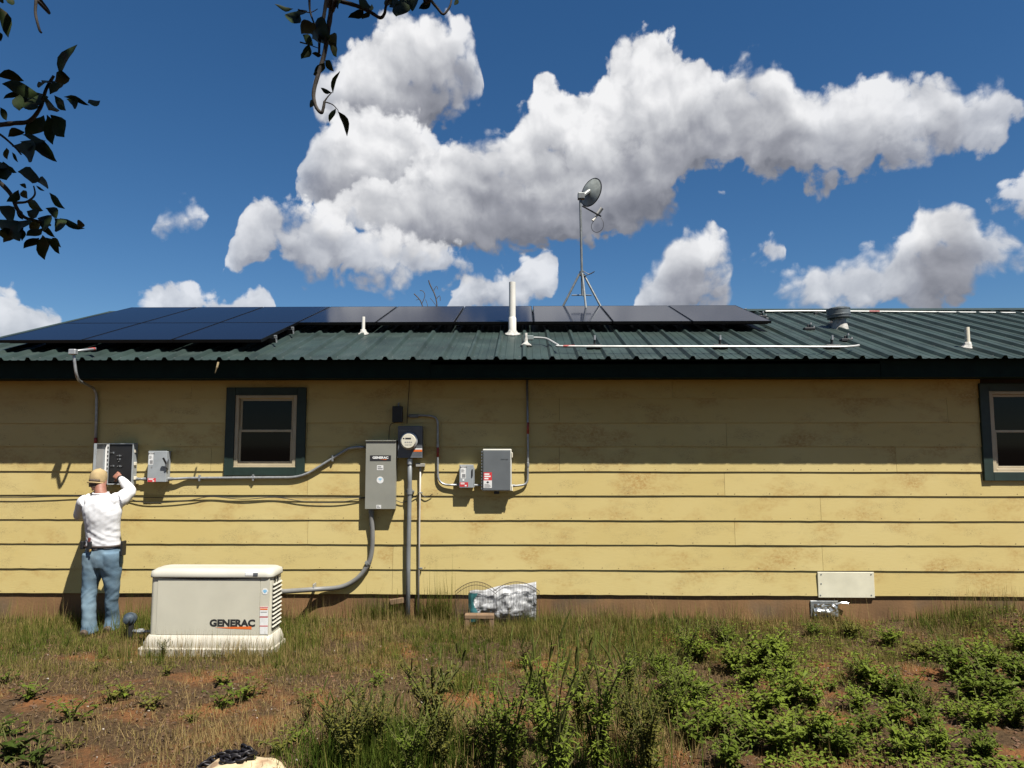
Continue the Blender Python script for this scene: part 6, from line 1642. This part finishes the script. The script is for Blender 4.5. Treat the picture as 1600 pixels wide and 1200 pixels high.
bC0 = branch([(150, -40), (160, 0), (158, 60), (175, 130), (185, 146)], .006, zA, -.1, pre=[limb_l[2], Vector((-1.5, 1.2, 3.6))])
bC = branch([(480, -60), (470, -10), (440, 200), (408, 400), (365, 540), (330, 680), (345, 780), (385, 830), (400, 800), (410, 745)], .0082, zB, 0.0, pre=[limb_t[-1]])
bC2 = branch([(430, -60), (425, -10), (400, 150), (376, 260), (370, 388)], .0075, zB, .03, pre=[limb_t[-1]])
bC3 = branch([(410, 745), (435, 710), (465, 678)], .0025, zB, 0, bC); branch([(410, 748), (470, 770), (512, 815)], .002, zB, 0, bC)
branch([(300, -40), (298, 0), (305, 90), (340, 190)], .0045, zB, .02, bC2); branch([(215, 70), (300, 92), (360, 65)], .0022, zB, .02, bC2); branch([(230, 310), (300, 330), (368, 356)], .0022, zB, .03, bC2)
bD = branch([(450, -30), (500, 0), (640, 40), (740, 85), (818, 130), (850, 100), (860, 50), (885, -10)], .0070, zB, -.05, pre=[limb_t[-1]])
bE = branch([(1150, -60), (1190, 0), (1240, 60), (1285, 105), (1330, 50), (1345, -10)], .0055, zB, -.08, pre=[limb_t[-1], Vector((-.2, 1.7, 3.5))])
def leaf(bs, tp, wd, conv, dy, parent, curl):
    a, c = TP(*conv(*bs), dy + r.uniform(-.05, .05)), TP(*conv(*tp), dy + r.uniform(-.07, .07))
    d = c - a; L_ = d.length; d.normalize()
    view = (a - CAM).normalized(); s_ = d.cross(view).normalized(); tw = r.uniform(-.9, .9); s_ = (s_ * math.cos(tw) + view * math.sin(tw)).normalized(); n_ = s_.cross(d)
    prof = [(0, .04), (.10, .30), (.25, .80), (.42, 1.0), (.60, .92), (.78, .62), (.91, .26), (1, .02)]
    v, f = [], []; W2 = L_ * wd * .43 / max(.75, abs(math.cos(tw)))
    for (u, w_) in prof:
        m_ = a + d * L_ * u - n_ * L_ * curl * (u * u) * .5 + s_ * L_ * .06 * math.sin(u * 5 + tw)
        jag = 1 + .18 * mnoise.noise((u * 7, L_ * 300, tw))
        v += [m_ + s_ * W2 * w_ * jag + n_ * W2 * w_ * .35, m_, m_ - s_ * W2 * w_ * (2 - jag) + n_ * W2 * w_ * .35]
    nv = len(v); v += [q - n_ * .0006 for q in v]
    for k in range(len(prof) - 1):
        i = k * 3
        for (p_, q_) in ((0, 1), (1, 2)):
            f.append((i + p_, i + q_, i + 3 + q_, i + 3 + p_)); f.append((nv + i + p_, nv + i + 3 + p_, nv + i + 3 + q_, nv + i + q_))
    me = bpy.data.meshes.new('leaf'); me.from_pydata([tuple(q) for q in v], [], f); me.polygons.foreach_set('use_smooth', [True] * len(f)); me.update()
    link_mesh('leaf', me, m_tleaf, parent)
LA = [((-15, 335), (108, 355), .42, bA), ((10, 380), (158, 402), .40, bA), ((90, 405), (18, 442), .35, bA), ((95, 412), (95, 488), .45, bA), ((128, 408), (152, 454), .55, bA), ((258, 335), (342, 194), .22, bA), ((243, 360), (302, 350), .55, bA), ((188, 358), (215, 404), .35, bA), ((220, 418), (290, 368), .40, bA),
      ((240, 428), (298, 498), .42, bA), ((285, 432), (400, 464), .26, bA), ((395, 464), (446, 446), .25, bA), ((298, 440), (368, 492), .28, bA), ((213, 488), (245, 462), .6, bA), ((110, 486), (172, 468), .45, bA), ((195, 515), (128, 602), .52, bA), ((205, 513), (245, 640), .38, bA), ((222, 515), (286, 592), .42, bA),
      ((0, 480), (32, 532), .5, bA), ((35, 608), (96, 588), .35, bA2), ((100, 608), (206, 626), .18, bA2), ((95, 626), (242, 706), .24, bA2), ((58, 645), (190, 720), .24, bA2), ((98, 632), (132, 672), .6, bA2), ((25, 660), (42, 718), .3, bA2), ((52, 680), (82, 724), .3, bA2), ((-10, 720), (5, 770), .5, bA2), ((8, 722), (32, 806), .5, bA2), ((28, 740), (76, 776), .4, bA2),
      ((80, 770), (174, 790), .42, bB2), ((88, 822), (122, 838), .5, bB2), ((170, 818), (222, 812), .32, bB2), ((160, 830), (200, 852), .35, bB2), ((100, 850), (122, 885), .5, bB2), ((218, 862), (288, 936), .36, bB), ((205, 928), (272, 974), .36, bB), ((240, 978), (292, 1036), .34, bB), ((265, 978), (378, 1028), .32, bB), ((345, 1012), (376, 996), .4, bB),
      ((120, 905), (197, 936), .38, bB), ((168, 975), (228, 1012), .45, bB), ((-10, 920), (78, 985), .45, bB), ((-10, 975), (92, 1068), .36, bB), ((74, 932), (106, 980), .55, bB), ((80, 988), (126, 1032), .55, bB), ((-5, 1030), (42, 1062), .6, bB), ((42, 1020), (16, 1088), .35, bB), ((98, 1020), (104, 1075), .25, bB),
      ((190, 1020), (124, 1056), .48, bB), ((172, 1060), (108, 1116), .42, bB), ((186, 1050), (208, 1162), .46, bB), ((206, 1060), (270, 1132), .45, bB), ((230, 1062), (272, 1098), .3, bB), ((180, 1020), (245, 1052), .4, bB), ((85, 850), (34, 904), .55, bB), ((122, 940), (160, 966), .6, bB), ((145, 985), (165, 1030), .4, bB),
      ((-15, 20), (46, 166), .36, bC0), ((35, 14), (64, -6), .5, bC0), ((-10, 140), (8, 182), .5, bC0), ((-10, -5), (18, 10), .6, bC0)]
for (bs, tp, wd, pa) in LA: leaf(bs, tp, wd, zA, {bB: .05, bB2: .03, bA2: -.06}.get(pa, 0.0), pa, r.uniform(-.25, .35))
LB_ = [((178, 68), (46, 46), .28, bC2), ((213, 72), (143, 196), .42, bC2), ((220, 75), (256, 132), .5, bC2), ((332, 168), (243, 262), .5, bC2), ((300, 228), (425, 250), .52, bC2), ((248, 258), (322, 316), .55, bC2), ((298, 322), (245, 434), .5, bC2), ((322, 288), (378, 266), .5, bC2), ((388, 404), (318, 396), .45, bC2), ((380, 190), (422, 262), .5, bC),
       ((440, 300), (508, 422), .40, bC), ((440, 262), (496, 332), .48, bC), ((413, 445), (472, 514), .5, bC), ((408, 458), (342, 562), .5, bC), ((466, 684), (503, 515), .22, bC), ((460, 684), (384, 648), .42, bC), ((488, 796), (454, 898), .42, bC), ((512, 815), (600, 988), .36, bC), ((345, 770), (308, 748), .5, bC), ((355, 530), (334, 552), .8, bC),
       ((655, -10), (760, 50), .5, bD), ((698, 66), (603, 134), .48, bD), ((755, 30), (740, 90), .3, bD), ((742, 84), (686, 152), .42, bD), ((485, 5), (540, 35), .6, bD), ((922, -20), (906, 88), .34, bE), ((930, -20), (925, 38), .6, bE), ((985, -30), (955, 124), .40, bE), ((1005, -12), (1116, 80), .40, bE), ((1195, -14), (1106, 62), .50, bE), ((1388, -14), (1368, 42), .6, bE), ((880, -20), (870, 60), .35, bD)]
for (bs, tp, wd, pa) in LB_: leaf(bs, tp, wd, zB, {bD: -.05, bE: -.08, bC2: .03}.get(pa, 0.0), pa, r.uniform(-.25, .35))
# unseen crown above and behind the camera, enlarged to block skylight on the wall
vs, fs = [], []
cc = Vector((0.0, -3.6, 6.2)); rad = Vector((7.2, 4.9, 3.4))
n_ = 0
while n_ < 30000:
    q = Vector((r.uniform(-1, 1), r.uniform(-1, 1), r.uniform(-1, 1)))
    if q.length > 1: continue
    if q.length < r.random() * .75: continue
    p_ = cc + Vector((q.x * rad.x, q.y * rad.y, q.z * rad.z))
    if mnoise.noise(p_ * 1.1) < -.22: continue
    a = r.uniform(0, 6.28); leaf_into(vs, fs, p_, Vector((math.cos(a), math.sin(a), r.uniform(-.9, .3))), Vector((0, 0, 1)), r.uniform(.13, .20), r.uniform(.065, .10), .2, .3); n_ += 1
me = bpy.data.meshes.new('shading_crown'); me.from_pydata(vs, [], fs); o = link_mesh('shading_crown', me, m_tleaf, tree); tag(o, kind='stuff')
